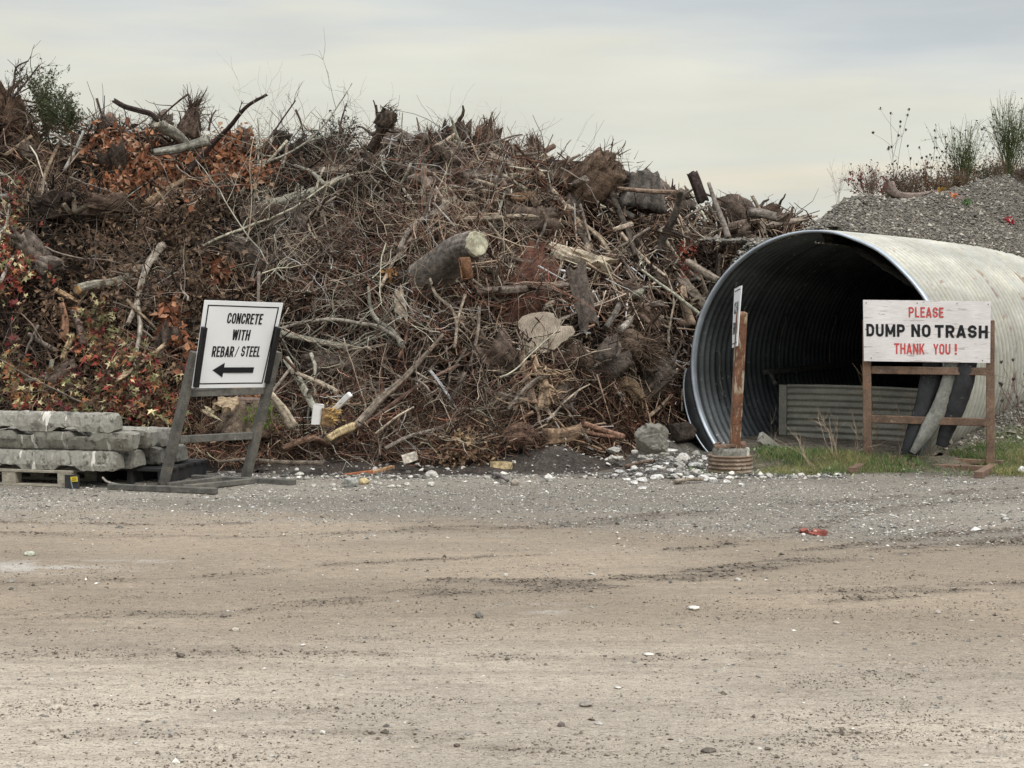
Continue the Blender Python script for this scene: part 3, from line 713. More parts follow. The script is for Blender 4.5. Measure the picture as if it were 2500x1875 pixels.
def rand_branches(n, pxr, s, lr, rr, names, probs, twigs, label, group, name='bare_branch', off=(.04, .16), wander=.13, cat='branch', lift=.22, k=5):
    P, nn, px, py = surf(n, pxr[0], pxr[1], s[0], s[1], off); c = 0
    for i in range(len(P)):
        L = rng.uniform(*lr); d = tangdir(nn[i:i+1], lift, .8)
        Q = walk(P[i:i+1]-d*L/2, d, np.array([L]), 12, wander)
        if not keep_clear(Q)[0]: continue
        r0 = math.exp(rng.uniform(math.log(rr[0]), math.log(rr[1])))
        col = pcol(names, probs, 1, .2)[0]
        mb = branch_mesh(Q[0], r0, r0*.35, col, twigs, L*.35, k=k)
        thing(name, mb, M['bark'] if r0 > .012 else M['twig'], label, cat, group, origin=Q[0][0])
rand_branches(135, (560, 1320), (.06, .86), (.6, 1.9), (.005, .019), ['pale', 'grey', 'lichen', 'red'], [.3, .35, .15, .2], 9, 'thin bare crooked branch in the tangle at the middle of the pile', 'bare branches in the middle tangle')
rand_branches(60, (-40, 620), (.1, .92), (.4, 1.4), (.006, .018), ['grey', 'brown', 'straw', 'lichen'], [.35, .3, .25, .1], 5, 'thin bare branch among withered leaves on the left of the pile', 'bare branches on the left of the pile')
rand_branches(70, (1150, 1990), (.2, .98), (.4, 1.3), (.008, .024), ['grey', 'brown', 'pale'], [.4, .35, .25], 3, 'short twiggy broken branch on the right of the pile', 'broken branches on the right of the pile')
# broken sticks and small logs with no twigs
def rand_sticks(n, pxr, s, lr, rr, label, group, off=(.03, .14), names=('grey', 'pale', 'brown'), probs=(.4, .3, .3), name='broken_stick', lift=.35, cat='stick'):
    P, nn, px, py = surf(n, pxr[0], pxr[1], s[0], s[1], off)
    for i in range(len(P)):
        L = rng.uniform(*lr); d = tangdir(nn[i:i+1], lift, .8); Q = walk(P[i:i+1]-d*L/2, d, np.array([L]), 7, .05)
        if not keep_clear(Q)[0]: continue
        r0 = math.exp(rng.uniform(math.log(rr[0]), math.log(rr[1]))); mb = MB()
        bole(mb, Q[0], r0*np.linspace(1, .7, 7), 12, pcol(names, probs, 1, .4)[0], .08, .08, .8)
        thing(name, mb, [M['bark'], M['splinter']], label, cat, group, origin=Q[0][0])
rand_sticks(150, (1080, 1980), (.2, 1.08), (.25, 1.0), (.014, .044), 'broken bare stick lying in the jumble on the right of the pile', 'broken sticks on the right of the pile')
rand_sticks(26, (600, 1300), (.55, 1.0), (.25, .7), (.014, .03), 'short grey stick lying near the middle top of the pile', 'short sticks at the middle top of the pile')
rand_sticks(22, (0, 600), (.1, .9), (.2, .6), (.012, .03), 'short sawn stick poking from the left of the pile', 'short sticks on the left of the pile', names=('grey', 'straw', 'pale'))
rand_sticks(22, (650, 1650), (.02, .2), (.25, .7), (.01, .028), 'broken stick lying at the foot of the pile', 'sticks at the foot of the pile', lift=.15)

# hand placed limbs : points in photograph pixels, radius in pixels
def limb(name, pts, r0, r1, col, label, cat='branch', off=.22, twigs=0, twl=.3, D=None, cut=None, matn='bark', lump=.07, dz=0, k=10, cutcol=(.42, .34, .22), dflt=18.1, jit=.0):
    P = []; off = off*.55; r0, r1 = r0*.86, r1*.86
    for i, p in enumerate(pts):
        if D is not None:
            d = D if np.isscalar(D) else D[i]
            P.append(at(p[0], p[1], d))
        else: P.append(pile(p[0], p[1], off, dflt))
    P = np.array(P)
    if D is None and len(P) > 2:   # keep the depth of a stiff limb smooth along its length
        yy = np.polyval(np.polyfit(np.arange(len(P)), P[:, 1], 1), np.arange(len(P)))
        yy = np.minimum(yy, P[:, 1]+.15)
        P = np.array([at(p[0], p[1], y) for p, y in zip(pts, yy)])
    main = curve(P, max(10, 5*len(P)), jit); sc_ = P[:, 1].mean()/F
    c = np.array(PAL[col] if isinstance(col, str) else col)
    mb = branch_mesh(main, r0*sc_, r1*sc_, c, twigs, twl, k=k, lump=lump)
    o = thing(name, mb, M[matn], label, cat, origin=main[0])
    if cut:   # sawn ends as parts, a thin disc proud of the log end
        for e in cut:
            a, b = (main[0], main[1]) if e == 0 else (main[-1], main[-2])
            t_ = nrm(a-b); rr = (r0 if e == 0 else r1)*sc_*1.0
            m2 = MB(); tubes(m2, np.array([[a-t_*.01, a+t_*.004, a+t_*.012]]), np.array([[rr*.98, rr*.97, rr*.86]]), 20, cutcol, True, .02)
            part('sawn_end', m2, M['cut'], o)
    return o
limb('long_branch', [(455, 420), (490, 385), (530, 340), (560, 310), (600, 262), (650, 232)], 9, 4, (.07, .05, .045), 'long dark curved branch reaching into the sky above orange leaves', D=[17.6, 17.6, 17.5, 17.4, 17.3, 17.2], twigs=3, twl=.15)
limb('dark_branch', [(280, 246), (305, 260), (340, 270), (368, 278), (390, 296)], 7, 9, (.06, .045, .04), 'dark bent branch arching left above the sawn birch log', D=17.5)
limb('birch_log', [(382, 300), (400, 312), (430, 330), (450, 350)], 15, 17, (.27, .255, .21), 'short pale birch log with sawn end at the top of the pile', 'log', D=[17.5, 17.6, 17.7, 17.9], cut=[0], cutcol=(.5, .47, .38))
limb('birch_log', [(378, 372), (440, 362), (508, 342)], 11, 16, (.24, .23, .195), 'pale birch trunk lying above the orange leaves', 'log', D=17.3, twigs=0)
limb('mossy_branch', [(620, 500), (700, 488), (760, 470), (810, 448), (850, 434)], 9, 15, 'lichen', 'thick branch furred with pale lichen in the upper middle', off=.2, lump=.2, twigs=10, twl=.2, matn='lichen')
limb('mossy_branch', [(720, 405), (760, 420), (790, 450)], 5, 7, 'lichen', 'thin lichen covered branch dropping to the thick lichened limb', off=.2, lump=.2, matn='lichen', twigs=4)
limb('short_log', [(780, 420), (840, 418)], 12, 13, 'grey', 'short grey log behind the lichened branch', 'log', off=.12, cut=[1], cutcol=(.3, .25, .18))
limb('pale_branch', [(1125, 535), (1200, 533), (1280, 528), (1330, 540), (1362, 548)], 7, 9, 'pale', 'pale barkless branch lying above the big sawn log', off=.28)
limb('pale_branch', [(1108, 532), (1180, 526), (1250, 540), (1300, 545)], 9, 7, (.33, .27, .2), 'tan barkless branch just under the longest pale branch', off=.2)
limb('pale_branch', [(1030, 412), (1090, 425), (1160, 440), (1210, 455)], 5, 5, 'pale', 'thin pale branch sloping below the rooty stumps', off=.2)
limb('pale_branch', [(1400, 530), (1440, 560), (1470, 590), (1492, 626)], 6, 8, (.42, .34, .24), 'curved yellowish branch pointing down right of the split log', off=.25)
limb('horizontal_branch', [(1165, 712), (1230, 705), (1300, 702), (1360, 698), (1405, 694)], 11, 6, (.22, .18, .15), 'straight grey branch spanning in front of the red stump', off=.35)
limb('leaning_pole', [(1600, 612), (1625, 570), (1650, 520), (1658, 490), (1663, 466)], 13, 8, (.17, .145, .12), 'bent grey pole leaning up right near the culvert', off=.35, cut=[1], cutcol=(.1, .08, .06))
limb('forked_branch', [(395, 600), (365, 640), (345, 690), (335, 735), (312, 790)], 12, 6, (.30, .26, .21), 'smooth forked grey branch hanging behind the leaning sign', off=.3)
limb('smooth_branch', [(335, 735), (342, 800), (333, 860), (328, 892)], 8, 4, (.31, .27, .22), 'thin grey branch hanging down toward the maple leaves', off=.32)
limb('sawn_branch', [(190, 706), (230, 696), (280, 688), (330, 666), (380, 632)], 14, 7, (.27, .25, .20), 'grey branch with bright sawn end above the concrete stack', off=.25, cut=[0], cutcol=(.55, .33, .14))
limb('orange_split_branch', [(137, 708), (165, 722), (195, 738)], 8, 5, (.40, .27, .16), 'splintered orange wood strip under the sawn branch', 'wood strip', off=.25, matn='splinter')
limb('dark_stake', [(178, 760), (195, 800), (205, 845)], 11, 13, (.11, .08, .065), 'dark upright broken stake among the maple leaves', 'log', off=.25)
limb('broken_stub', [(150, 745), (158, 790), (152, 830)], 9, 13, (.17, .095, .06), 'reddish splintered stub left of the dark stake', 'log', off=.25, matn='splinter')
limb('broken_stub', [(175, 820), (163, 850), (152, 876)], 10, 7, (.33, .25, .15), 'tan broken wood piece below the reddish stub', 'log', off=.3, matn='splinter')
limb('grey_branch', [(70, 815), (100, 835), (142, 858)], 6, 7, (.2, .17, .14), 'short grey branch sloping above the concrete stack', off=.25)
limb('curved_branch', [(60, 930), (95, 925), (120, 905), (128, 880)], 5, 7, (.25, .24, .19), 'curved pale branch just above the concrete stack', off=.3)
limb('leaning_stick', [(0, 690), (20, 650), (48, 600)], 6, 5, (.33, .3, .26), 'pale stick rising at the left edge of the pile', off=.3)
limb('sawn_log', [(0, 480), (30, 480)], 9, 9, (.3, .3, .26), 'small pale log end at the far left edge', 'log', off=.3, cut=[1], cutcol=(.5, .4, .28))
limb('forked_stub', [(155, 500), (175, 520), (215, 503)], 9, 8, (.1, .085, .06), 'dark forked stub in the upper left of the pile', 'log', off=.25, cut=[0, 1], cutcol=(.25, .2, .14))
limb('forked_stub', [(178, 462), (180, 490), (182, 520)], 5, 8, (.11, .09, .065), 'dark upright peg above the forked stub', 'log', off=.27)
limb('slim_branch', [(150, 340), (125, 390), (105, 440), (98, 470)], 4, 7, 'straw', 'slim brown stick leaning in the upper left tangle', off=.3)
limb('peeled_branch', [(355, 500), (400, 470), (450, 440)], 12, 8, (.2, .14, .09), 'curved brown peeled root below the birch trunk', off=.2, matn='splinter')
limb('long_branch', [(810, 1080), (870, 1040), (930, 975), (985, 925), (1035, 870), (1080, 818)], 15, 5, (.23, .19, .15), 'long bare branch rising right from the yellow split log', off=.4, twigs=8, twl=.3)
limb('long_branch', [(830, 1065), (900, 1030), (980, 970), (1060, 920), (1120, 890)], 7, 4, (.17, .11, .085), 'slim reddish branch running below the long bare branch', off=.35, twigs=6)
limb('long_branch', [(940, 1095), (1000, 1065), (1070, 1045), (1150, 1010), (1250, 960)], 6, 3, (.28, .24, .2), 'slender pale forked branch low above the wooden block', off=.4, twigs=8)
limb('yellow_split_log', [(800, 1072), (830, 1055), (862, 1042)], 10, 14, (.42, .33, .19), 'split log with bright yellow wood at the pile foot', 'log', off=.45, matn='splinter')
limb('thick_root', [(690, 1095), (760, 1070), (810, 1085), (870, 1040)], 8, 12, (.19, .12, .085), 'thick brown root beside the yellow split log', 'root', off=.35)
limb('lichened_branch', [(700, 880), (730, 930), (755, 975), (768, 1000)], 11, 8, 'lichen', 'lichen covered limb leading down to the white box', off=.35, lump=.18, twigs=8, twl=.2, matn='lichen')
limb('lichened_branch', [(640, 790), (690, 815), (760, 830), (830, 845), (880, 850)], 6, 9, 'lichen', 'long lichened branch right of the leaning white sign', off=.4, twigs=12, twl=.35)
limb('lichened_branch', [(660, 812), (730, 790), (810, 780), (880, 790), (930, 800), (990, 840)], 5, 6, (.33, .3, .25), 'arched pale branch rising above the lichened branch', off=.4, twigs=12, twl=.3)
limb('lichened_branch', [(900, 700), (905, 750), (920, 780), (960, 810), (985, 850)], 5, 7, 'lichen', 'lichened branch dropping through the centre of the tangle', off=.35, twigs=8, twl=.3)
limb('crooked_branch', [(1050, 680), (1065, 720), (1100, 750), (1115, 790), (1110, 850)], 4, 5, 'pale', 'crooked pale branch dangling below the big sawn log', off=.4, twigs=8, twl=.3)
limb('crooked_branch', [(1135, 720), (1120, 770), (1112, 820)], 5, 3, 'pale', 'short pale twig beside the crooked dangling branch', off=.4, twigs=3, twl=.2)
limb('crooked_branch', [(820, 480), (760, 520), (755, 560), (785, 600), (780, 590)], 3, 4, 'pale', 'thin pale looping twig left of centre', off=.3, twigs=5, twl=.3)
limb('crooked_branch', [(985, 460), (1010, 500), (1020, 550), (990, 600), (960, 640), (930, 700)], 3, 5, 'pale', 'long pale looping twig just left of the big sawn log', off=.3, twigs=9, twl=.3)
limb('crooked_branch', [(1240, 1000), (1265, 970), (1300, 935), (1345, 912)], 7, 6, (.2, .17, .14), 'forked grey branch low in front of the pile right of centre', off=.4, twigs=3)
limb('crooked_branch', [(1335, 1030), (1375, 985), (1410, 955), (1440, 938)], 3, 2, 'pale', 'thin white twig arching in front of the dark hollow', off=.45)
limb('low_branch', [(535, 1128), (600, 1122), (680, 1128), (790, 1130)], 5, 7, (.2, .165, .13), 'long grey branch lying on the ground behind the leaning sign', D=[13.95, 13.95, 13.9, 13.9], twigs=2, twl=.12)
limb('broken_log', [(1335, 1065), (1380, 1062), (1420, 1052)], 22, 20, (.26, .18, .12), 'broken trunk with splintered brown end near the pile foot', 'log', off=.3, matn='splinter', lump=.14)
limb('reddish_log', [(1425, 1035), (1470, 1050), (1520, 1065)], 9, 8, (.28, .17, .12), 'slim reddish log sloping right at the pile foot', 'log', off=.35)
limb('reddish_log', [(1430, 1055), (1470, 1063), (1518, 1068)], 6, 6, (.22, .13, .09), 'thinner reddish log under the slim reddish log', 'log', off=.33)
limb('dark_log', [(1640, 1060), (1668, 1055), (1692, 1048)], 30, 26, (.075, .06, .05), 'thick dark log end beside the culvert mouth', 'log', off=.25, cut=[1], cutcol=(.06, .035, .025))
limb('leaning_stick', [(1580, 1020), (1610, 995), (1640, 965)], 6, 5, (.3, .23, .17), 'short pale stick leaning in front of the dark hollow', off=.3)
limb('grey_board_log', [(1480, 800), (1500, 770), (1512, 745)], 9, 9, (.17, .15, .13), 'leaning dark plank right of the grey slab', 'plank', off=.3)
limb('grey_stub', [(1515, 805), (1535, 785), (1550, 760)], 10, 9, (.3, .27, .23), 'smooth grey stub beside the leaning dark plank', 'log', off=.33, cut=[1])
limb('splintered_stake', [(1665, 690), (1672, 740), (1688, 795)], 11, 14, (.33, .25, .18), 'splintered pale stake left of the culvert rim', 'stake', off=.3, matn='splinter', lump=.15)
limb('dark_branch', [(1530, 640), (1580, 665), (1640, 690), (1700, 682)], 8, 6, (.14, .12, .10), 'dark curved branch reaching the culvert rim', off=.3)
limb('grey_log', [(1680, 640), (1720, 665), (1755, 685)], 11, 10, (.24, .2, .16), 'grey log end touching the culvert rim', 'log', D=[16.9, 16.7, 16.5])
limb('upright_plank', [(1730, 446), (1745, 490), (1765, 540), (1778, 580)], 5, 9, (.25, .22, .19), 'tall grey splintered plank standing at the right crest', 'plank', off=.3, D=[18.1, 18.0, 17.9, 17.8], matn='splinter')
limb('root_stub', [(1690, 425), (1700, 450), (1715, 490)], 15, 18, (.06, .045, .04), 'dark burnt looking stub on the right crest', 'stump', D=[18.2, 18.2, 18.2], lump=.2)
limb('grey_pole', [(1320, 430), (1365, 405), (1415, 378)], 6, 4, (.26, .22, .18), 'thin grey pole rising left of the big crest stump', D=18.0, twigs=3, twl=.15)
limb('crest_branch', [(1510, 460), (1560, 465), (1610, 468), (1650, 470)], 6, 7, (.22, .16, .12), 'brown branch lying along the crest before the grey stump', D=17.9)
limb('grey_log', [(1462, 480), (1500, 505), (1545, 530)], 9, 9, (.23, .21, .18), 'grey barkless log below the big crest stump', 'log', off=.25)
limb('tan_log', [(1300, 660), (1250, 650)], 10, 8, (.35, .27, .18), 'short tan log stub behind the big sawn log', 'log', off=.1)
limb('crest_log', [(1832, 520), (1860, 522), (1892, 530)], 14, 13, (.16, .14, .12), 'mossy log with pale end on the low right crest', 'log', D=19.6, cut=[1], cutcol=(.4, .36, .3))
limb('root_pole', [(905, 365), (925, 330), (945, 295)], 12, 15, (.10, .075, .06), 'leaning snapped trunk with a root ball standing against the sky', 'stump', D=[18.0, 17.9, 17.8], lump=.12, twigs=4, twl=.25)
limb('crooked_branch', [(975, 610), (1000, 560), (1060, 520), (1110, 485)], 7, 8, (.22, .19, .16), 'grey forked stick left of the longest pale branch', off=.3)
limb('stub_log', [(1130, 510), (1160, 500)], 10, 11, (.2, .16, .12), 'short round stick end above the tan branch', 'log', off=.3, cut=[1])
for pts, lb in (([(22, 235), (35, 200), (40, 165), (70, 148)], 'leftmost'), ([(30, 238), (60, 205), (95, 160)], 'right forking')):
    limb('bare_sapling', pts, 4, 2, (.09, .07, .065), f'{lb} dark bare sapling against the sky at far left', D=17.6, twigs=7, twl=.3)
for pts, lb in (([(632, 368), (660, 335), (690, 290), (722, 245)], 'tall bare sapling rising left of the small black stumps'), ([(722, 268), (735, 300), (745, 345), (760, 360)], 'thin dark bent twig hanging right of the tall bare sapling'),
                ([(825, 350), (832, 300), (846, 252)], 'thin straight twig standing alone above the pile centre'), ([(236, 240), (252, 290), (265, 305)], 'dark twig leaning left of the arching dark branch'),
                ([(510, 320), (515, 290), (528, 268)], 'short upright twig beside the long dark branch')):
    limb('bare_sapling', pts, 3.5, 1.8, (.12, .09, .08), lb, D=17.8, twigs=6, twl=.35)

# the big sawn log, slabs and stumps
def splint(mb, base, dirv, spread, n, L, r, col, sag=0, S=4, wander=.12):
    P0 = base+rng.normal(size=(n, 3))*spread; D = nrm(np.asarray(dirv)+rng.normal(size=(n, 3))*.55)
    Q = walk(P0, D, L*rng.uniform(.4, 1.3, n), S, wander, sag)
    tubes(mb, Q, (r*rng.uniform(.5, 1.5, n))[:, None]*np.linspace(1, .25, S), 4, np.asarray(col)*np.exp(rng.normal(size=(n, 1))*.3))
def stump(name, pts, radii, D, col, label, spl=30, sl=.15, at_end=1, cut=None, cutcol=(.3, .25, .18), cat='stump', lump=.16, matn='bark', roots=0, k=16):
    P = np.array([at(x, y, D[i] if not np.isscalar(D) else D) for i, (x, y) in enumerate(pts)])
    n = 10; main = curve(P, n); s_ = P[:, 1].mean()/F
    R = np.interp(np.linspace(0, 1, n), np.linspace(0, 1, len(radii)), radii)*s_
    mb = MB(); bole(mb, main, R, 40, col, lump, lump*.8, 0 if cut is not None else .16)
    e = main[-1] if at_end else main[0]; d = nrm(main[-1]-main[-2]) if at_end else nrm(main[0]-main[1])
    re = R[-1] if at_end else R[0]
    if spl: splint(mb, e, d, re*.45, spl, sl, .006, col)
    if spl:
        m_ = spl*2; i_ = rng.integers(1, n-1, m_); Tn = nrm(main[np.minimum(i_+1, n-1)]-main[i_-1]); o_ = rng.normal(size=(m_, 3)); o_ -= (o_*Tn).sum(1, keepdims=True)*Tn; o_ = nrm(o_)
        Q_ = walk(main[i_]+o_*R[i_][:, None]*.92, nrm(Tn*rng.choice([-1, 1], (m_, 1))+o_*rng.uniform(.1, .9, (m_, 1))+rng.normal(size=(m_, 3))*.25), sl*rng.uniform(.4, 1.2, m_), 5, .16, .05)
        tubes(mb, Q_, rng.uniform(.003, .007, (m_, 1))*np.linspace(1, .4, 5), 3, np.asarray(col)*np.exp(rng.normal(size=(m_, 1))*.5))
    if spl: splint(mb, e-d*re*.3, d*.2, re*.5, spl, sl*.8, .005, np.asarray(col)*1.3)
    if roots:
        P0 = np.repeat(e[None], roots, 0); Dr = nrm(d*.4+rng.normal(size=(roots, 3))); Q = walk(P0, Dr, re*rng.uniform(1.5, 2.6, roots), 7, .2)
        tubes(mb, Q, (re*rng.uniform(.15, .3, roots))[:, None]*np.linspace(1, .2, 7), 7, np.asarray(col)*.9, lump=.1)
    o = thing(name, mb, M[matn], label, cat, origin=main[0])
    if cut is not None:
        a, b = (main[-1], main[-2]) if cut == 1 else (main[0], main[1]); t_ = nrm(a-b); rr = R[-1] if cut == 1 else R[0]
        m2 = MB(); tubes(m2, np.array([[a-t_*.02, a+t_*.006, a+t_*.02]]), np.array([[rr*.99, rr*.98, rr*.9]]), 24, cutcol, True, .03)
        part('sawn_end', m2, M['cut'], o)
    return o
p0 = pile(1050, 690, .1); dB = p0[1]
stump('sawn_log', [(1035, 690), (1080, 650), (1120, 615), (1163, 596)], [52, 47, 39, 31], [dB+.3, dB+.1, dB-.15, dB-.45], (.17, .15, .13), 'big grey barked log with pale lichened sawn face at the pile centre', 0, cut=1, cutcol=(.50, .49, .36), cat='log', lump=.07)
mb = MB(); c = at(1137, 655, dB-.55); box(mb, c, .11, .10, .20, [nrm(np.array([.97, .2, .1])), nrm(np.array([-.2, .97, 0])), nrm(np.array([-.12, 0, .99]))], (.27, .15, .09), .006, 0, .006)
thing('wood_block', mb, M['splinter'], 'short orange timber block under the sawn face of the big log', 'timber')
stump('red_stump', [(1290, 800), (1300, 730), (1310, 650)], [75, 62, 60], [pile(1300, 760, 0)[1]+.15, pile(1300, 720, 0)[1]+.15, pile(1305, 660, 0)[1]+.35], (.10, .048, .034), 'huge reddish brown rotten stump behind the straight grey branch', 40, .2, cat='stump', lump=.12)
# grey slab
def slab(name, a, b, wpx, thick, D, col, label, cat='plank', matn='splinter', off=.25, yawtilt=0.0, up=(0, -1, .3), pts=None, group=None):
    if pts: A, B = pts
    else: A = at(*a, D[0]) if D else pile(*a, off); B = at(*b, D[1]) if D else pile(*b, off)
    s_ = 1 if pts else A[1]/F; mb = MB(); n = 9
    d = B-A; L = np.linalg.norm(d); d = d/L; nv = np.asarray(up, float); nv = nv-(nv@d)*d; nv /= np.linalg.norm(nv); sd_ = np.cross(d, nv)
    # an irregular board: rows along its length, uneven sides and split ends
    W = wpx*s_; V = []; m = 7
    for i in range(n):
        t_ = i/(n-1)
        for j in range(m):
            u = j/(m-1)-.5
            endj = (rng.normal()*.05 if i in (0, n-1) else 0)
            p = A+d*(L*t_+endj)+sd_*(u*W*(1+.08*rng.normal()))
            dep = thick*(.5+.12*rng.normal())*(1-.5*(2*abs(u))**4)
            V.append((p, nv*dep))
    top = [p+q_ for p, q_ in V]; bot = [p-q_ for p, q_ in V]
    I = lambda i, j: i*m+j; K = n*m; f = []
    for i in range(n-1):
        for j in range(m-1):
            f.append([I(i, j), I(i, j+1), I(i+1, j+1), I(i+1, j)]); f.append([K+I(i, j), K+I(i+1, j), K+I(i+1, j+1), K+I(i, j+1)])
        f.append([I(i, 0), I(i+1, 0), K+I(i+1, 0), K+I(i, 0)]); f.append([I(i, m-1), K+I(i, m-1), K+I(i+1, m-1), I(i+1, m-1)])
    for j in range(m-1):
        f.append([I(0, j), K+I(0, j), K+I(0, j+1), I(0, j+1)]); f.append([I(n-1, j), I(n-1, j+1), K+I(n-1, j+1), K+I(n-1, j)])
    mb.add(np.array(top+bot), f, col)
    return thing(name, mb, M[matn], label, cat, group, smooth=False)
dd = pile(1420, 740, .35)[1]
slab('wood_slab', (1408, 655), (1440, 800), 48, .07, (dd+.05, dd), (.125, .105, .09), 'upright dark grey slab leaning beside the huge reddish stump', 'slab')
d2 = pile(1400, 630, .4)[1]
slab('split_log', (1350, 612), (1482, 648), 36, .16, (d2, d2-.25), (.45, .385, .29), 'weathered pale split log jutting right below the crest', 'log')
slab('white_board', (1231, 440), (1236, 512), 11, .02, None, (.72, .70, .64), 'narrow white upright board above the pale branches', 'board')
slab('brown_slab', (1245, 485), (1300, 478), 26, .06, None, (.16, .10, .06), 'dark brown slab of bark right of the white board', 'bark slab')
# sawn flower shaped stump
c0 = pile(1330, 815, .35); dF = c0[1]
def lobed(name, px, py, rx, ry, D, label):
    n = 48; a = np.arange(n)*2*PI/n
    rad = 1+.11*np.cos(3*a+.6)+.07*np.cos(5*a+1)+.02*rng.normal(size=n)
    rad[np.abs(((a-0.15+PI) % (2*PI))-PI) < .14] *= .72
    C0 = at(px, py, D); s_ = D/F
    U = np.array([1, .12, .22]); U /= np.linalg.norm(U); W_ = np.array([-.12, .55, .82]); W_ -= (W_@U)*U; W_ /= np.linalg.norm(W_); Nn = np.cross(U, W_); Nn = Nn if Nn[1] < 0 else -Nn
    ring = C0+(np.cos(a)*rad)[:, None]*U*rx*s_+(np.sin(a)*rad)[:, None]*W_*ry*s_*1.35
    mb = MB(); rows = [ring]
    for i, (sc_, dn) in enumerate(((1.02, .02), (1.0, .12), (.92, .28), (.95, .5))):
        rows.append(C0+(ring-C0)*sc_*(1+.03*rng.normal(size=(n, 1)))-Nn*dn)
    V = np.concatenate(rows); j = np.arange(n); f = []
    for i in range(len(rows)-1):
        f.append(np.stack([i*n+j, i*n+(j+1) % n, (i+1)*n+(j+1) % n, (i+1)*n+j], -1))
    mb.add(V, f, (.13, .095, .07))
    o = thing(name, mb, M['bark'], label, 'stump', origin=C0)
    m2 = MB(); top = [C0+Nn*.012]
    V = np.concatenate([ring*.0+ring+Nn*.004, C0+(ring-C0)*.6+Nn*.014, C0[None]+Nn*.014]); f2 = np.stack([j, (j+1) % n, n+(j+1) % n, n+j], -1); f3 = np.stack([n+j, n+(j+1) % n, np.full(n, 2*n)], -1)
    m2.add(V, [f2, f3], (.33, .28, .22)); part('sawn_top', m2, M['cut'], o)
    mm = MB(); splint(mm, C0-Nn*.3+np.array([-.15, 0, -.25]), (-.1, -.3, -1), .1, 40, .4, .02, (.22, .14, .09), S=6)
    part('torn_roots', mm, M['splinter'], o, True)
lobed('lobed_stump', 1325, 812, 66, 44, dF, 'wide sawn stump with a lobed grey ringed top low right of centre')
# the torn root below it
limb('torn_root', [(1302, 870), (1312, 905), (1330, 950), (1322, 1000)], 7, 17, (.33, .24, .16), 'torn pale root splaying below the lobed stump', 'root', off=.35, matn='splinter', lump=.3, twigs=26, twl=.35)
limb('torn_root', [(1275, 860), (1285, 920), (1300, 990)], 9, 15, (.22, .155, .11), 'thick torn root left of the pale splayed root', 'root', off=.25, matn='splinter', lump=.3, twigs=22, twl=.3)

# crest stumps
stump('crest_stump', [(1405, 478), (1445, 448), (1488, 402)], [56, 60, 50], [18.3, 18.2, 18.1], (.15, .105, .075), 'biggest torn brown stump tilted on the right crest', 60, .16, lump=.10, roots=0)
stump('grey_stump', [(1562, 505), (1566, 470), (1568, 430)], [62, 50, 42], 18.3, (.125, .112, .098), 'wide grey fluted stump behind the crest branch', 12, .1, lump=.12)
stump('rooty_stump', [(1175, 372), (1185, 345), (1190, 318)], [30, 28, 24], 18.4, (.14, .10, .075), 'shaggy rooty stump at the middle of the crest', 90, .13, roots=2)
stump('rooty_stump', [(1310, 395), (1308, 370), (1303, 352)], [22, 20, 14], 18.4, (.15, .11, .085), 'smaller shaggy stump right of the shaggy crest stump', 60, .12, roots=1)
stump('rooty_stump', [(1250, 390), (1245, 378), (1225, 368)], [26, 26, 18], 18.3, (.10, .075, .055), 'low dark stump between the two shaggy crest stumps', 40, .16)
stump('tilted_stump', [(1090, 385), (1110, 360), (1105, 335)], [42, 34, 18], 18.4, (.135, .11, .09), 'wide tilted grey stump left of the shaggy crest stump', 16, .15)
stump('tilted_stump', [(1035, 370), (1045, 350), (1048, 335)], [24, 26, 20], 18.5, (.19, .15, .125), 'pale brown rootball at the left end of the crest stumps', 45, .15)
stump('black_stump', [(682, 375), (683, 350), (690, 325)], [14, 16, 20], 18.2, (.06, .05, .042), 'small black upright stump against the sky', 10, .05)
stump('black_stump', [(700, 378), (725, 362), (742, 348)], [12, 14, 14], 18.2, (.065, .052, .042), 'small black stump lying right of the upright black one', 10, .06)
stump('root_ball', [(930, 310), (945, 290), (952, 275)], [18, 24, 20], 17.8, (.09, .07, .055), 'dark root ball crowning the leaning snapped trunk', 40, .08, cat='root ball', roots=2)
stump('root_ball', [(455, 330), (465, 300), (472, 268)], [26, 24, 12], 18.0, (.13, .095, .075), 'brown root mass right of the sawn birch log', 50, .25, cat='root ball', roots=5)
stump('root_ball', [(0, 300), (10, 265), (15, 245)], [60, 50, 40], 18.0, (.10, .065, .045), 'brown earthy root mass at the top left corner of the pile', 60, .2, cat='root ball', roots=6)
stump('root_ball', [(590, 368), (600, 355), (612, 348)], [24, 22, 16], 18.0, (.085, .06, .045), 'low dark root mass right of the orange leaves', 20, .1, cat='root ball')
stump('root_ball', [(1500, 880), (1530, 850), (1560, 860)], [30, 46, 30], [pile(1500, 880, 0)[1]]*3, (.13, .095, .07), 'shaggy root mass over the dark hollow', 120, .3, cat='root ball', roots=8)
stump('root_ball', [(1430, 900), (1400, 870), (1380, 900)], [30, 36, 30], [pile(1400, 880, 0)[1]]*3, (.11, .08, .06), 'dark root mass left of the dark hollow', 70, .22, cat='root ball', roots=6)
stump('root_ball', [(1600, 800), (1560, 760), (1530, 790)], [22, 26, 22], [pile(1560, 780, 0)[1]]*3, (.14, .10, .075), 'tangled root mass left of the culvert rim', 70, .25, cat='root ball', roots=6)
stump('root_ball', [(1500, 960), (1530, 940), (1560, 975)], [16, 20, 16], [pile(1530, 960, .1)[1]]*3, (.16, .115, .075), 'tan knotted root inside the dark hollow', 30, .16, cat='root ball', roots=6)
stump('root_ball', [(1240, 1080), (1270, 1065), (1300, 1085)], [24, 30, 22], [pile(1270, 1070, .05)[1]]*3, (.12, .075, .055), 'reddish earthy root mass at the foot of the pile', 70, .14, cat='root ball')
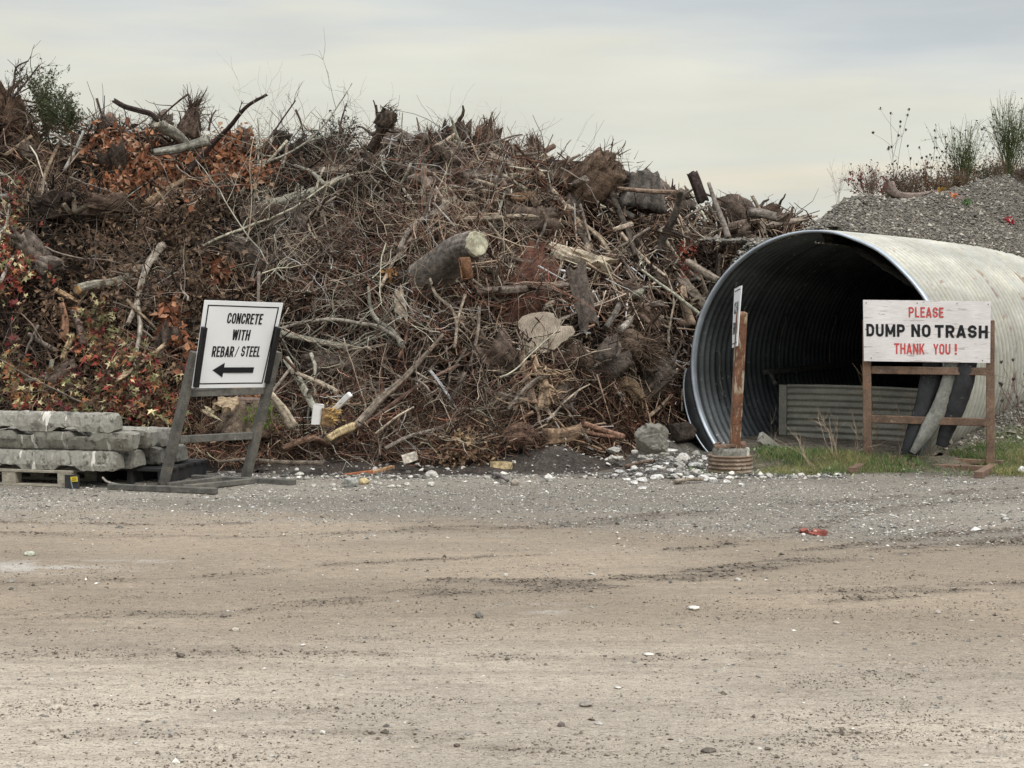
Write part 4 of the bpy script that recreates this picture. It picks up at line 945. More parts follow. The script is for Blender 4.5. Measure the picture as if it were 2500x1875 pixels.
KEY = np.array([(1325, 812, 105), (1110, 630, 105), (1080, 710, 90), (1410, 630, 70), (1300, 715, 80), (1425, 725, 60), (1320, 930, 70), (800, 1010, 70), (700, 1000, 70), (1380, 1060, 60), (900, 960, 60), (1600, 1070, 90), (1460, 440, 60), (1570, 460, 50), (1530, 950, 60)])
def rand_stumps(n, pxr, sr, size, label, group, name='root_mass', off=(-.1, .1), cat='stump', cols=((.11, .084, .066), (.065, .049, .039), (.16, .132, .11), (.09, .062, .046))):
    P, nn, px, py = surf(n, pxr[0], pxr[1], sr[0], sr[1], off)
    for i in range(len(P)):
        if ((px[i]-KEY[:, 0])**2+(py[i]-KEY[:, 1])**2 < KEY[:, 2]**2).any(): continue
        r_s = rng.uniform(*size); d = nrm(nrm(rng.normal(size=3))*[1, .7, .8]+nn[i]*.3); L = r_s*rng.uniform(1.6, 3.2)
        main = curve([P[i]-d*L/2, P[i]+rng.normal(size=3)*r_s*.2, P[i]+d*L/2], 10)
        if not keep_clear(np.array([main+[0, 0, -r_s]]))[0] or P[i][0]/P[i][1]*F+1250 > 1940: continue
        col = np.array(cols[int(rng.integers(len(cols)))])*rng.uniform(.75, 1.25); R_ = r_s*np.interp(np.linspace(0, 1, 10), [0, .5, 1], rng.uniform(.75, 1.15, 3))
        mb = MB(); bole(mb, main, R_, 32, col, .14, .16, .5)
        m_ = int(40+r_s*300); i_ = rng.integers(0, 10, m_); o_ = nrm(rng.normal(size=(m_, 3))); o_ -= (o_@d)[:, None]*d; o_ = nrm(o_)
        Q_ = walk(main[i_]+o_*R_[i_][:, None]*.9, nrm(d*rng.choice([-1, 1], (m_, 1))+o_*rng.uniform(.1, .8, (m_, 1))+rng.normal(size=(m_, 3))*.3), r_s*rng.uniform(.5, 1.6, m_), 5, .2, .08)
        tubes(mb, Q_, rng.uniform(.0025, .007, (m_, 1))*np.linspace(1, .35, 5), 3, col*np.exp(rng.normal(size=(m_, 1))*.55))
        nr = int(rng.integers(1, 5)); e = main[-1]; Q_ = walk(np.repeat(e[None], nr, 0), nrm(d*.6+rng.normal(size=(nr, 3))*.8), r_s*rng.uniform(1.2, 2.4, nr), 7, .22); tubes(mb, Q_, (r_s*rng.uniform(.12, .28, nr))[:, None]*np.linspace(1, .25, 7), 7, col*1.1, lump=.1)
        thing(name, mb, M['bark'], label, cat, group, origin=P[i])
rand_stumps(26, (960, 1930), (.97, 1.06), (.10, .21), 'brown broken stump in the lumpy row along the crest', 'broken stumps along the crest', 'crest_stump')
rand_stumps(9, (180, 960), (.98, 1.04), (.07, .13), 'small dark stump on the crest left of centre', 'small stumps on the left crest', 'crest_stump')
rand_stumps(44, (1050, 1900), (.1, .95), (.08, .20), 'torn brown root mass wedged in the right of the pile', 'torn root masses on the right of the pile')
rand_stumps(20, (80, 1050), (.1, .9), (.07, .15), 'dark root mass buried in the left and middle of the pile', 'root masses on the left and middle of the pile')
# torn planks and slabs of bark
P, nn, px, py = surf(46, 900, 1900, .1, 1.0, (.02, .14))
for i in range(len(P)):
    if ((px[i]-KEY[:, 0])**2+(py[i]-KEY[:, 1])**2 < KEY[:, 2]**2).any(): continue
    d = tangdir(nn[i:i+1], .4)[0]; L = rng.uniform(.18, .55)
    if not keep_clear(np.array([[P[i]-d*L/2, P[i]+d*L/2]]))[0]: continue
    slab_at = (P[i]-d*L/2, P[i]+d*L/2)
    slab('split_plank', None, None, rng.uniform(.05, .13), rng.uniform(.02, .05), None, np.array([(.36, .30, .23), (.22, .17, .12), (.30, .25, .20), (.13, .095, .07)][i % 4]), 'split weathered piece of wood caught in the right of the pile', 'wood', up=nn[i]+rng.normal(size=3)*.3, pts=slab_at, group='split pieces of wood on the right of the pile')

# old stump behind the leaning sign
stump('cut_stump', [(610, 1058), (612, 1010), (612, 975)], [95, 62, 50], [14.75, 14.75, 14.75], (.15, .115, .085), 'old flared stump with a flat sawn top behind the leaning sign', 0, cut=1, cutcol=(.17, .12, .10), lump=.12)
mb = MB(); P, nn, px, py = surf(1, 0, 9); base_ = at(640, 1020, 14.45)
splint(mb, base_, (0, -.2, 1), .09, 260, .03, .006, (.13, .20, .03))
thing('moss', mb, M['leaf'], 'bright green moss patch on the flared stump', 'moss', kind='stuff')
slab('timber_offcut', (560, 975), (545, 1000), 52, .05, (14.45, 14.2), (.30, .23, .15), 'weathered timber offcut left of the flared stump', 'timber')
slab('timber_offcut', (565, 952), (640, 966), 26, .05, (14.9, 14.8), (.33, .17, .08), 'brown timber board lying on top of the flared stump', 'timber')
limb('torn_slab', [(662, 965), (690, 1000), (712, 1040)], 12, 16, (.33, .28, .21), 'splintered pale slab leaning right of the flared stump', 'slab', D=14.3, matn='splinter', lump=.2)
slab('timber_offcut', (500, 1000), (525, 1015), 18, .04, (14.3, 14.25), (.36, .30, .2), 'small tan offcut among leaves by the leaning sign', 'timber')

# white painted box scrap and planks
r_ = root('white_box', at(790, 1020, 14.0), 'broken white painted wooden box with yellow torn end', 'box')
mb = MB(); d = 14.0
slabv = [at(770, 980, d), at(790, 985, d-.02), at(782, 1040, d-.03), at(757, 1030, d)]
ax = np.array([[.93, .3, -.1], [-.3, .94, 0], [.1, 0, .99]]); ax = np.array([nrm(a_) for a_ in ax])
box(mb, at(776, 1012, d-.03), .105, .022, .19, ax, (1, 1, 1), .004, 0, .004); part('painted_side', mb, M['whitepaint'], r_)
mb = MB(); box(mb, at(800, 1018, d+.01), .13, .10, .15, ax, (.26, .17, .09), .006, 0, .003); splint(mb, at(812, 1012, d-.05), (1, -.2, .2), .04, 50, .06, .006, (.5, .34, .14)); part('torn_wood', mb, M['splinter'], r_)
mb = MB(); bar(mb, at(812, 1005, d+.05), at(855, 962, d-.05), .05, .05, (0, -1, .2), bev=.006); part('painted_strip', mb, M['whitepaint'], r_)
mb = MB(); dv = gnd(1000, 1150)[1]
box(mb, at(1000, 1118, 14.05), .14, .08, .085, [nrm(np.array([.93, .1, .3])), nrm(np.array([-.1, .99, 0])), nrm(np.array([-.3, 0, .95]))], (.50, .45, .38), .004, 0, .006)
thing('wood_block', mb, M['splinter'], 'pale sawn wooden block lying on brown debris at the pile foot', 'timber')
mb = MB(); g_ = gnd(1225, 1155); box(mb, g_+[0, .1, .05], .21, .13, .085, [nrm(np.array([.99, -.1, -.06])), nrm(np.array([.1, .99, 0])), nrm(np.array([.06, 0, .99]))], (.40, .31, .18), .004, 0, .006)
thing('wood_block', mb, M['splinter'], 'tan timber block on the dark soil right of centre', 'timber')
mb = MB(); bar(mb, at(838, 1162, 13.95), at(910, 1152, 14.0), .06, .035, bev=.003, col=(.38, .15, .075)); thing('orange_board', mb, M['splinter'], 'flat orange board behind the grey rock at the pile foot', 'board', smooth=False)
mb = MB(); bar(mb, at(905, 1155, 14.0), at(960, 1140, 14.2), .05, .03, bev=.003, col=(.42, .26, .15)); thing('orange_board', mb, M['splinter'], 'thin tan board strip continuing right of the orange board', 'board', smooth=False)
for i, (a_, b_, lb) in enumerate((((1230, 1130), (1330, 1135), 'flat dark plank behind the tan timber block'), ((1010, 1150), (1040, 1162), 'short black plank lying among pebbles'), ((1290, 1128), (1400, 1118), 'long brown stick crossing the dark soil mound'), ((1420, 1118), (1470, 1100), 'grey stick above the dark soil mound'), ((1540, 1120), (1650, 1092), 'slim pale stick below the concrete chunk'), ((1650, 1188), (1720, 1182), 'pale slim stick lying on gravel before the culvert'), ((1205, 1168), (1240, 1185), 'round grey stick end on the gravel edge'), ((1530, 1150), (1600, 1135), 'brown stick lying among white rubble'))):
    c_ = [(.12, .09, .07), (.03, .025, .02), (.16, .11, .08), (.2, .16, .13), (.35, .28, .2), (.4, .34, .27), (.2, .18, .17), (.22, .16, .12)][i]
    A = gnd(*a_)+[0, .1, .03]; B = gnd(*b_)+[0, .1, .03]; mb = MB(); tubes(mb, curve([A, (A+B)/2+[0, 0, .01], B], 8)[None], np.linspace(.022, .013, 8)[None], 7, c_, True, .12)
    thing('ground_stick', mb, M['bark'], lb, 'stick')

# ------------------------------------------------------------------ verge: soil mound, rubble, rocks
xs = np.arange(-2.8, 3.3, .04); ys = np.arange(13.5, 16.6, .04); XX, YY = np.meshgrid(xs, ys)
ZZ = .10*sstep(13.7, 14.5, YY)*(1+.0*XX)+.16*np.exp(-(((XX-.55)/.55)**2+((YY-14.35)/.30)**2))+.28*np.exp(-(((XX-1.75)/.55)**2+((YY-15.7)/.6)**2))+.06*fbm(XX*2.5, YY*3, 110, 4)*sstep(13.6, 14.2, YY)+.02*fbm(XX*12, YY*12, 111, 2)-.035
Lq, wq = pipe_LW(XX, YY)
ZZ = ZZ*sstep(-RW+.35, -RW-.45, wq)-.03*sstep(-RW-.2, -RW+.4, wq)
fade = sstep(-2.8, -2.2, XX)*(1-sstep(2.0, 3.2, XX)); ZZ = ZZ*fade-.02*(1-fade)
cs = np.clip(sstep(.6, 1.6, XX)*.8+fbm(XX*2, YY*2, 112, 3)*.5, 0, 1)[..., None]
C = np.array([.048, .038, .031])*(1-cs)+np.array([.15, .14, .12])*cs
mb = MB(); idx = np.arange(XX.size).reshape(XX.shape); q = np.stack([idx[:-1, :-1], idx[:-1, 1:], idx[1:, 1:], idx[1:, :-1]], -1)
mb.add(np.stack([XX, YY, ZZ], -1), q.reshape(-1, 4), C.reshape(-1, 3))
VERGE_Z = (xs, ys, ZZ)
def verge_z(X, Y):
    i = np.clip(((X-xs[0])/.04).astype(int), 0, len(VERGE_Z[0])-1); j = np.clip(((Y-ys[0])/.04).astype(int), 0, len(VERGE_Z[1])-1)
    return np.maximum(VERGE_Z[2][j, i], 0)
VXS, VYS = xs, ys
def verge_z(X, Y):
    X = np.atleast_1d(X); Y = np.atleast_1d(Y)
    i = np.clip(((X-VXS[0])/.04).astype(int), 0, len(VXS)-1); j = np.clip(((Y-VYS[0])/.04).astype(int), 0, len(VYS)-1)
    return np.maximum(VERGE_Z[2][j, i], 0)
thing('soil_verge', mb, M['soil'], 'dark crumbly soil bank along the foot of the pile', 'soil', kind='stuff', origin=(0, 0, 0))
n = 15000; X = rng.uniform(-2.7, 3.0, n); Y = rng.uniform(13.6, 15.9, n)
Lq, wq = pipe_LW(X, Y); k_ = ((wq < -RW-.05) | (Lq < -.1)) & (rng.random(n) < .16+.7*sstep(.9, 1.8, X)*sstep(15.9, 14.8, Y)+.25*sstep(14.2, 13.7, Y)); X, Y = X[k_], Y[k_]
r = rng.lognormal(math.log(.010), .5, len(X)); c = rng.choice([.12, .25, .42, .68], len(X), p=[.35, .25, .22, .18])[:, None]*np.array([1, .96, .87])
mb = MB(); pebbles(mb, np.stack([X, Y, verge_z(X, Y)+r*.3], -1), r, c, .6)
thing('rubble', mb, M['stone'], 'small pale rubble and pebbles along the foot of the pile', 'rubble', kind='stuff', smooth=False, origin=(0, 0, 0))
def rockat(name, px, py, wpx, hpx, col, label, group=None, facet=False, cat='rock', rough=.18, depth=None):
    g_ = gnd(px, py+hpx/2); s_ = g_[1]/F; z0 = float(verge_z(g_[0], g_[1])[0]) if g_[1] > 13.6 else 0
    if z0 > .01: g_ = gnd(px, py+hpx/2, z0)
    rx, rz = wpx*s_/2, hpx*s_/2; mb = MB()
    rock(mb, g_+[0, rx*.7, rz*.8], rx, (depth or rx*.8), rz*1.1, rough, rng.uniform(-.4, .4), rng.normal()*.1, col, facet)
    return thing(name, mb, M['stone'], label, cat, group, smooth=not facet)
rockat('rock', 852, 1178, 46, 26, (.36, .36, .33), 'angular grey rock at the foot of the pile beside a yellow stone', facet=True)
rockat('rock', 887, 1175, 27, 16, (.52, .42, .24), 'smooth yellowish stone right of the angular grey rock')
for px, py, w_, h_ in ((812, 1184, 14, 9), (815, 1195, 12, 7), (916, 1178, 12, 8), (928, 1181, 11, 8), (955, 1187, 18, 8), (973, 1187, 14, 7), (993, 1182, 13, 9), (920, 1166, 10, 7), (1052, 1182, 20, 12), (765, 1186, 14, 9), (730, 1158, 24, 10), (668, 1168, 14, 6), (702, 1168, 13, 6)):
    rockat('pebble', px, py, w_, h_, (.58, .56, .50), 'small rounded pale stone on the gravel edge left of centre', 'small rounded stones at the pile foot', cat='stone')
rockat('rock', 1257, 1178, 22, 15, (.36, .31, .26), 'rounded brown stone on the gravel below the tan timber block')
rockat('rock', 1340, 1166, 20, 20, (.68, .67, .62), 'lone white jagged stone before the dark soil mound', facet=True, rough=.3)
rockat('concrete_chunk', 1598, 1078, 74, 60, (.22, .21, .18), 'large rough grey concrete chunk left of the culvert', facet=True, cat='rubble', rough=.30, depth=.13)
for px, py, w_, h_ in ((1675, 1118, 22, 14), (1700, 1136, 34, 12), (1642, 1150, 28, 16), (1590, 1148, 32, 14), (1605, 1165, 34, 12), (1560, 1160, 20, 12), (1690, 1168, 26, 14), (1705, 1152, 24, 10), (1720, 1115, 12, 12), (1536, 1140, 20, 10), (1570, 1192, 24, 8), (1530, 1170, 22, 8), (1655, 1178, 22, 10), (1740, 1172, 24, 12), (1625, 1132, 24, 8), (1500, 1160, 14, 10), (1548, 1178, 20, 10), (1846, 1122, 15, 16), (1856, 1107, 14, 8), (1850, 1134, 10, 6), (1880, 1122, 16, 8), (1776, 1176, 22, 10), (1812, 1184, 16, 10)):
    rockat('rubble_chunk', px, py, w_, h_, (.70, .69, .65), 'pale broken chunk in the rubble before the culvert mouth', 'pale rubble chunks before the culvert', facet=True, rough=.28, cat='rubble')
rockat('rock', 2185, 1105, 34, 26, (.33, .32, .27), 'pale speckled rock between black strip and rusty sign post', facet=True)
rockat('rock', 2275, 1075, 38, 50, (.26, .22, .185), 'large rounded brown boulder beside the curved strips', rough=.08)
for i, (px, py, w_, h_) in enumerate(((2320, 1080, 18, 16), (2368, 1068, 26, 18), (2370, 1088, 20, 14), (2345, 1098, 14, 9), (2355, 1060, 16, 10), (2390, 1080, 14, 10), (2340, 1058, 14, 9), (2330, 1068, 12, 8), (2382, 1062, 12, 8), (2310, 1095, 14, 9), (2358, 1050, 12, 8), (2398, 1068, 10, 8), (2336, 1085, 12, 9), (2350, 1075, 13, 9), (2325, 1057, 12, 8), (2345, 1043, 11, 8), (2375, 1052, 12, 8), (2400, 1090, 12, 8), (2380, 1100, 12, 8), (2410, 1078, 11, 8))):
    c_ = (.42, .38, .28) if i % 3 else (.30, .27, .22)
    z_ = .12+.0010*max(0, 1100-py)
    g_ = gnd(px, py+h_/2, z_); s_ = g_[1]/F; mb = MB(); rock(mb, g_+[0, .03, h_*s_*.4], w_*s_/2, w_*s_*.4, h_*s_/2*1.1, .1, rng.uniform(0, 3), 0, np.array(c_)*rng.uniform(.8, 1.2))
    thing('cobble', mb, M['stone'], 'rounded tan cobble heaped behind the rusty sign frame', 'stone', 'cobbles behind the rusty sign frame')
rockat('white_scrap', 2415, 1148, 26, 22, (.78, .78, .76), 'crumpled white scrap in the grass right of the rusty sign', facet=True, cat='scrap', rough=.5)
bpy.data.objects['white_scrap'].location.x += .32
for i in range(34):
    px, py = rng.uniform(1490, 1735), rng.uniform(1095, 1172); cc = [(.62, .61, .57), (.42, .41, .37), (.5, .48, .43)][i % 3]
    rockat('rubble_chunk', px, py, rng.uniform(12, 32), rng.uniform(8, 17), cc, 'pale broken chunk in the rubble before the culvert mouth', 'pale rubble chunks before the culvert', facet=True, rough=.28, cat='rubble')
# single stones out on the road
for px, py, w_, h_, c_, lb in ((1170, 1502, 22, 16, (.22, .205, .18), 'dark pointed stone alone at the middle of the road'), (1370, 1770, 18, 15, (.19, .16, .14), 'small dark round stone low in the middle of the road'), (574, 1538, 18, 10, (.56, .51, .42), 'pale tan stone left of centre on the road'),
        (787, 1789, 15, 11, (.70, .68, .62), 'small white stone low left on the road'), (1694, 1485, 32, 9, (.72, .69, .62), 'flat white stone right of centre on the road'), (1584, 1598, 28, 5, (.66, .64, .58), 'flat pale chip in the middle right of the road'),
        (738, 1575, 16, 5, (.66, .63, .56), 'thin white chip in the middle left of the road'), (1508, 1679, 20, 5, (.60, .56, .5), 'thin pale chip below the flat pale chip'), (1430, 1720, 34, 12, (.30, .27, .23), 'flattened grey clod with pale chip on the lower road'),
        (2292, 1494, 14, 9, (.5, .46, .4), 'small pale stone on the right of the road'), (2043, 1520, 16, 6, (.55, .5, .42), 'flat tan stone on the right of the road'), (545, 1503, 16, 8, (.2, .175, .15), 'small dark stone left of the pale tan stone'),
        (335, 1456, 16, 7, (.30, .25, .2), 'brown flat stone on the left of the road'), (1803, 1415, 14, 8, (.6, .56, .5), 'small pale stone on the dark tyre track'), (2420, 1425, 10, 6, (.6, .57, .5), 'tiny pale stone near the right edge of the road'),
        (1235, 1404, 10, 8, (.65, .62, .56), 'tiny white stone on the road above the pointed stone'), (440, 1600, 22, 10, (.15, .125, .1), 'dark soil clod on the left of the road'), (1115, 1820, 16, 8, (.14, .11, .09), 'dark soil clod at the lower middle of the road'), (1730, 1835, 40, 10, (.13, .11, .09), 'dark flattened clod at the bottom of the road'), (70, 1352, 26, 12, (.5, .52, .42), 'crumpled pale green scrap at the left edge of the road')):
    rockat('road_stone' if 'clod' not in lb else 'soil_clod', px, py, w_, h_, c_, lb, cat='stone' if 'clod' not in lb else 'clod')
# broken brick
r_ = root('broken_brick', gnd(1985, 1310), 'broken red brick in two pieces on the right of the road', 'brick')
for px, py, w_, h_, nm, seed in ((2003, 1300, 34, 15, 'brick_half', 1), (1966, 1298, 20, 14, 'brick_half', 2), (1985, 1304, 14, 9, 'brick_chip', 3)):
    g_ = gnd(px, py+h_/2); s_ = g_[1]/F; mb = MB(); box(mb, g_+[0, .04, h_*s_*.4], w_*s_, .09, h_*s_*.85, [nrm(np.array([1, .15*seed-.3, .03])), nrm(np.array([-.15*seed+.3, 1, 0])), np.array([0, 0, 1.])], (1, 1, 1), .006, 0, .008)
    part(nm, mb, M['brick'], r_)
rockat('road_stone', 1962, 1305, 11, 7, (.75, .74, .7), 'tiny white stone touching the broken red brick', cat='stone')

# ------------------------------------------------------------------ concrete parking bumpers on pallets
def bumper(end, ang, z, flip, label, Lb=1.83, rot=0):
    d = np.array([math.cos(ang), math.sin(ang), 0]); b = np.array([-math.sin(ang), math.cos(ang), 0]); up = np.array([0, 0, 1.])
    hh, ww = .160, .205
    prof = np.array([(-.5, 0), (-.5, .28), (-.47, .42), (-.34, .80), (-.27, .93), (-.17, 1.0), (.17, 1.0), (.27, .93), (.34, .80), (.47, .42), (.5, .28), (.5, 0), (.2, 0), (-.2, 0)])
    n = 74; k = len(prof); V = []
    for i in range(n):
        t_ = i/(n-1)*Lb       # distance from the right end
        e = min(t_, Lb-t_); sc_ = 1-.22*math.exp(-e/.012)-.05*math.exp(-e/.05)
        notch = 0
        for c_ in (.45, 1.0, 1.40):
            notch = max(notch, float(sstep(.125, .07, abs(t_-c_))))
        for (u, v_) in prof:
            zz = v_
            if v_ < .30: zz = max(v_, v_+(.24-v_)*notch)
            zz = (zz-.5)*sc_+.5
            if flip: zz = 1-zz
            p = np.array(end)-d*t_+b*(u*ww*sc_)+up*(z+zz*hh)
            V.append(p)
    V = np.array(V)
    V += (.004*fbm(V[:, 0]*9+V[:, 2]*20, V[:, 1]*9+V[:, 2]*17, int(rng.integers(999)), 3))[:, None]*np.array([.6, 1, 1])
    V += (.004*fbm(V[:, 0]*4+V[:, 2]*9, V[:, 1]*4, int(rng.integers(999)), 3))[:, None]*np.array([.3, 1, 1])+rng.normal(size=V.shape)*.0018-(np.maximum(fbm(V[:, 0]*14, V[:, 1]*14+V[:, 2]*30, 77, 2)-.28, 0)*.08)[:, None]*np.array([0, -1, .6])
    j = np.arange(k); f = [np.stack([i*k+j, i*k+(j+1) % k, (i+1)*k+(j+1) % k, (i+1)*k+j], -1) for i in range(n-1)]
    mb = MB(); mb.add(V, f); mb.f.append(np.array([list(range(k))])); mb.m.append(0); mb.f.append(np.array([list(range((n-1)*k, n*k))[::-1]])); mb.m.append(0)
    o = thing('parking_bumper', mb, M['concrete'], label, 'concrete bumper', 'stacked concrete bumpers', smooth=False, origin=end)
    return o
aB = math.radians(-14); z0 = .145
bumper((-3.33, 13.0, 0), aB, z0, False, 'front concrete bumper of the bottom layer, resting on the pallet')
bumper((-3.20, 13.22, 0), aB, z0, False, 'second concrete bumper from the front in the bottom layer')
bumper((-3.06, 13.44, 0), aB, z0, True, 'third concrete bumper from the front in the bottom layer')
bumper((-2.93, 13.68, 0), aB, z0, False, 'rearmost concrete bumper of the bottom layer, behind the sign post')
bumper((-3.20, 13.02, 0), aB, z0+.163, True, 'upside down front concrete bumper of the middle layer')
bumper((-3.10, 13.26, 0), aB, z0+.163, True, 'second concrete bumper of the middle layer')
bumper((-2.98, 13.52, 0), aB, z0+.163, False, 'rear concrete bumper of the middle layer with flat pale top')
bumper((-3.35, 13.05, 0), aB, z0+.326, False, 'single concrete bumper lying on top of the stack')
# pallet
d = np.array([math.cos(aB), math.sin(aB), 0]); b = np.array([-math.sin(aB), math.cos(aB), 0]); AXP = [d, b, np.array([0, 0, 1.])]
o0 = np.array([-3.74, 12.98, 0])     # front right corner
r_ = root('pallet', o0, 'grey wooden pallet under the front of the concrete stack', 'pallet')
for i in range(6):
    mb = MB(); box(mb, o0-d*.6+b*(.05+i*.18)+[0, 0, .131], 1.2, .10, .022, AXP, (1, 1, 1), .001, 0, .002); part('deck_board', mb, M['pallet'], r_)
for i in range(3):
    for jx in range(3):
        mb = MB(); box(mb, o0-d*(.07+jx*.53)+b*(.05+i*.45)+[0, 0, .070], .13, .10, .097, AXP, (1, 1, 1), .001, 0, .002); part('block', mb, M['pallet'], r_)
for i in range(3):
    mb = MB(); box(mb, o0-d*.6+b*(.05+i*.45)+[0, 0, .011], 1.2, .10, .020, AXP, (1, 1, 1), .001, 0, .002); part('bottom_board', mb, M['pallet'], r_)
o1 = np.array([-2.98, 13.15, 0])
r_ = root('pallet', o1, 'dark stained pallet under the right end of the concrete stack', 'pallet')
for i in range(6):
    mb = MB(); box(mb, o1-d*.33+b*(.05+i*.15)+[0, 0, .128], .66, .11, .022, AXP, (1, 1, 1), .001, 0, .002); part('deck_board', mb, M['darkwood'], r_)
for jx in range(3):
    mb = MB(); box(mb, o1-d*(.05+jx*.29)+b*.43+[0, 0, .060], .05, .86, .112, AXP, (1, 1, 1), .001, 0, .002); part('runner', mb, M['darkwood'], r_)
for i in range(2):
    mb = MB(); box(mb, o1-d*.33+b*(.10+i*.6)+[0, 0, -.004], .5, .10, .02, AXP, (1, 1, 1), .001, 0, .002); part('bottom_board', mb, M['pallet'], r_)
# black strapped board with yellow label
c_ = o0+d*.005+b*.02
r_ = root('black_board', c_, 'short black end board with a yellow tag leaning at the pallet corner', 'board')
cc = at(176, 1178, 12.93)
mb = MB(); box(mb, cc, .13, .02, .13, AXP, (1, 1, 1), .001, 0, .003); part('board', mb, M['darkwood'], r_)
mb = MB(); box(mb, at(181, 1170, 12.90), .062, .004, .042, [nrm(d+[0, 0, .1]), b, nrm(np.array([-.1, 0, 1]))], bev=0); lb_ = part('yellow_label', mb, M['yellow'], r_)
mb = MB()
for zz in (.010, -.006): box(mb, at(181, 1170, 12.895)+[0, 0, zz], .042, .003, .007, [nrm(d+[0, 0, .1]), b, nrm(np.array([-.1, 0, 1]))], bev=0)
part('print', mb, mat('label_print', base=(.30, .16, .02)), lb_)
mb = MB(); bar(mb, at(173, 1174, 12.89), at(179, 1197, 12.86), .010, .003, (0, -1, 0), bev=0); part('strap', mb, mat('blue_grey_strap', base=(.12, .17, .18), rough=.5), r_)
limb('dead_twig', [(250, 1165), (262, 1176), (285, 1182), (310, 1184)], 3.5, 2.5, (.45, .42, .37), 'pale twig on the ground between the pallet and the sign frame', D=12.95)

# ------------------------------------------------------------------ signs
def quad_fn(TL, TR, BR, BL):
    TL, TR, BR, BL = map(np.asarray, (TL, TR, BR, BL))
    nv = nrm(np.cross(TR-BL, TL-BL)*-1.0)
    nv = nrm(np.cross(BR-BL, TL-BL)); nv = nv if nv@(BL-np.array([0, 0, H])) < 0 else -nv
    def Q(u, v, t=0.0, vw=True):
        u = np.asarray(u, float)[..., None]; v = np.asarray(v, float)[..., None]
        return (TL*(1-u)+TR*u)*v+(BL*(1-u)+BR*u)*(1-v)+nv*np.asarray(t, float)[..., None]
    return Q, nv
def board(Q, thick, nu=8, nv=8):
    mb = MB(); u, v = np.meshgrid(np.linspace(0, 1, nu+1), np.linspace(0, 1, nv+1)); bend = .003*np.sin(u*7+v*3)
    A = Q(u, v, bend); B = Q(u, v, bend-thick); n = (nu+1)*(nv+1)
    idx = np.arange(n).reshape(nv+1, nu+1); q = np.stack([idx[:-1, :-1], idx[:-1, 1:], idx[1:, 1:], idx[1:, :-1]], -1).reshape(-1, 4)
    rim = list(idx[0, :])+list(idx[1:, -1])+list(idx[-1, -2::-1])+list(idx[-2:0:-1, 0]); rim = np.array(rim); r2 = np.roll(rim, -1)
    mb.add(np.concatenate([A.reshape(-1, 3), B.reshape(-1, 3)]), [q, q[:, ::-1]+n, np.stack([rim, rim+n, r2+n, r2], -1)])
    return mb
def arc(cx, cy, rx, ry, a0, a1, n=9):
    return [(cx+rx*math.cos(math.radians(a0+(a1-a0)*i/(n-1))), cy+ry*math.sin(math.radians(a0+(a1-a0)*i/(n-1)))) for i in range(n)]
def glyph(ch, a, b):
    """strokes of one capital letter in a unit cell; a, b = half stroke width across and along"""
    l, r, t, o, m = a, 1-a, 1-b, b, .52; rx = min(.42, .5-a); ry = .24
    V = lambda x, y0=0, y1=1: [(x, y0), (x, y1)]
    Hh = lambda y, x0=0, x1=1: [(x0, y), (x1, y)]
    top = arc(.5, t-ry, .5-a, ry, 0, 180); bot = arc(.5, o+ry, .5-a, ry, 180, 360)
    if ch == 'O': return [top+bot+[top[0]]]
    if ch == 'C': return [[(r, .64)]+top+bot+[(r, .36)]]
    if ch == 'U': return [[(l, 1)]+bot+[(r, 1)]]
    if ch == 'D': return [V(l), [(a*2, t)]+arc(.5, t-.3, .5-a, .3, 90, 0)+arc(.5, o+.3, .5-a, .3, 0, -90)+[(a*2, o)]]
    if ch == 'S': return [[(r, .70)]+arc(.5, t-ry, .5-a, ry, 0, 180)+[(l, .66)]+arc(.5, .66, .5-a, .16, 180, 250, 5)+arc(.5, .34, .5-a, .16, 70, 0, 5)+arc(.5, o+ry, .5-a, ry, 0, -180)+[(l, .30)]]
    if ch in 'PRB':
        q = [V(l), [(a*2, t)]+arc(.55, t-.22, .45-a, .22, 90, -90)+[(a*2, t-.44)]]
        if ch == 'R': q.append([(.5, t-.44), (r, 0)])
        if ch == 'B': q[1] = [(a*2, t)]+arc(.5, t-.21, .45-a, .21, 90, -90)+[(a*2, t-.42)]; q.append([(a*2+.1, t-.42)]+arc(.55, o+(t-.42-o)/2, .45-a, (t-.42-o)/2, 90, -90)+[(a*2, o)])
        return q
    if ch == 'E': return [V(l), Hh(t, a*2), Hh(m, a*2, .9), Hh(o, a*2)]
    if ch == 'L': return [V(l), Hh(o, a*2)]
    if ch == 'T': return [Hh(t), V(.5, 0, 1-2*b)]
    if ch == 'I': return [V(.5)]
    if ch == 'H': return [V(l), V(r), Hh(m, a*2, 1-a*2)]
    if ch == 'N': return [V(l), V(r), [(l, .97), (r, .03)]]
    if ch == 'M': return [V(l), V(r), [(l, .95), (.5, .18)], [(r, .95), (.5, .18)]]
    if ch == 'W': return [[(l*.8, 1), (.27, 0)], [(.27, 0), (.5, .97)], [(.5, .97), (.73, 0)], [(.73, 0), (1-l*.8, 1)]]
    if ch == 'A': return [[(l*.8, 0), (.5, 1)], [(1-l*.8, 0), (.5, 1)], Hh(.27, .27, .73)]
    if ch == 'K': return [V(l), [(a*2, .38), (r, 1)], [(.42, .58), (r, 0)]]
    if ch == 'Y': return [[(l*.8, 1), (.5, .42)], [(1-l*.8, 1), (.5, .42)], V(.5, 0, .45)]
    if ch == '/': return [[(.15, 0), (.85, 1)]]
    if ch == '!': return [V(.5, .30, 1), V(.5, 0, .18)]
WID = {'M': 1.25, 'W': 1.35, 'I': .42, '!': .35, '/': .7, 'E': .85, 'L': .82, 'A': 1.05, 'N': 1.02, 'O': 1.02}
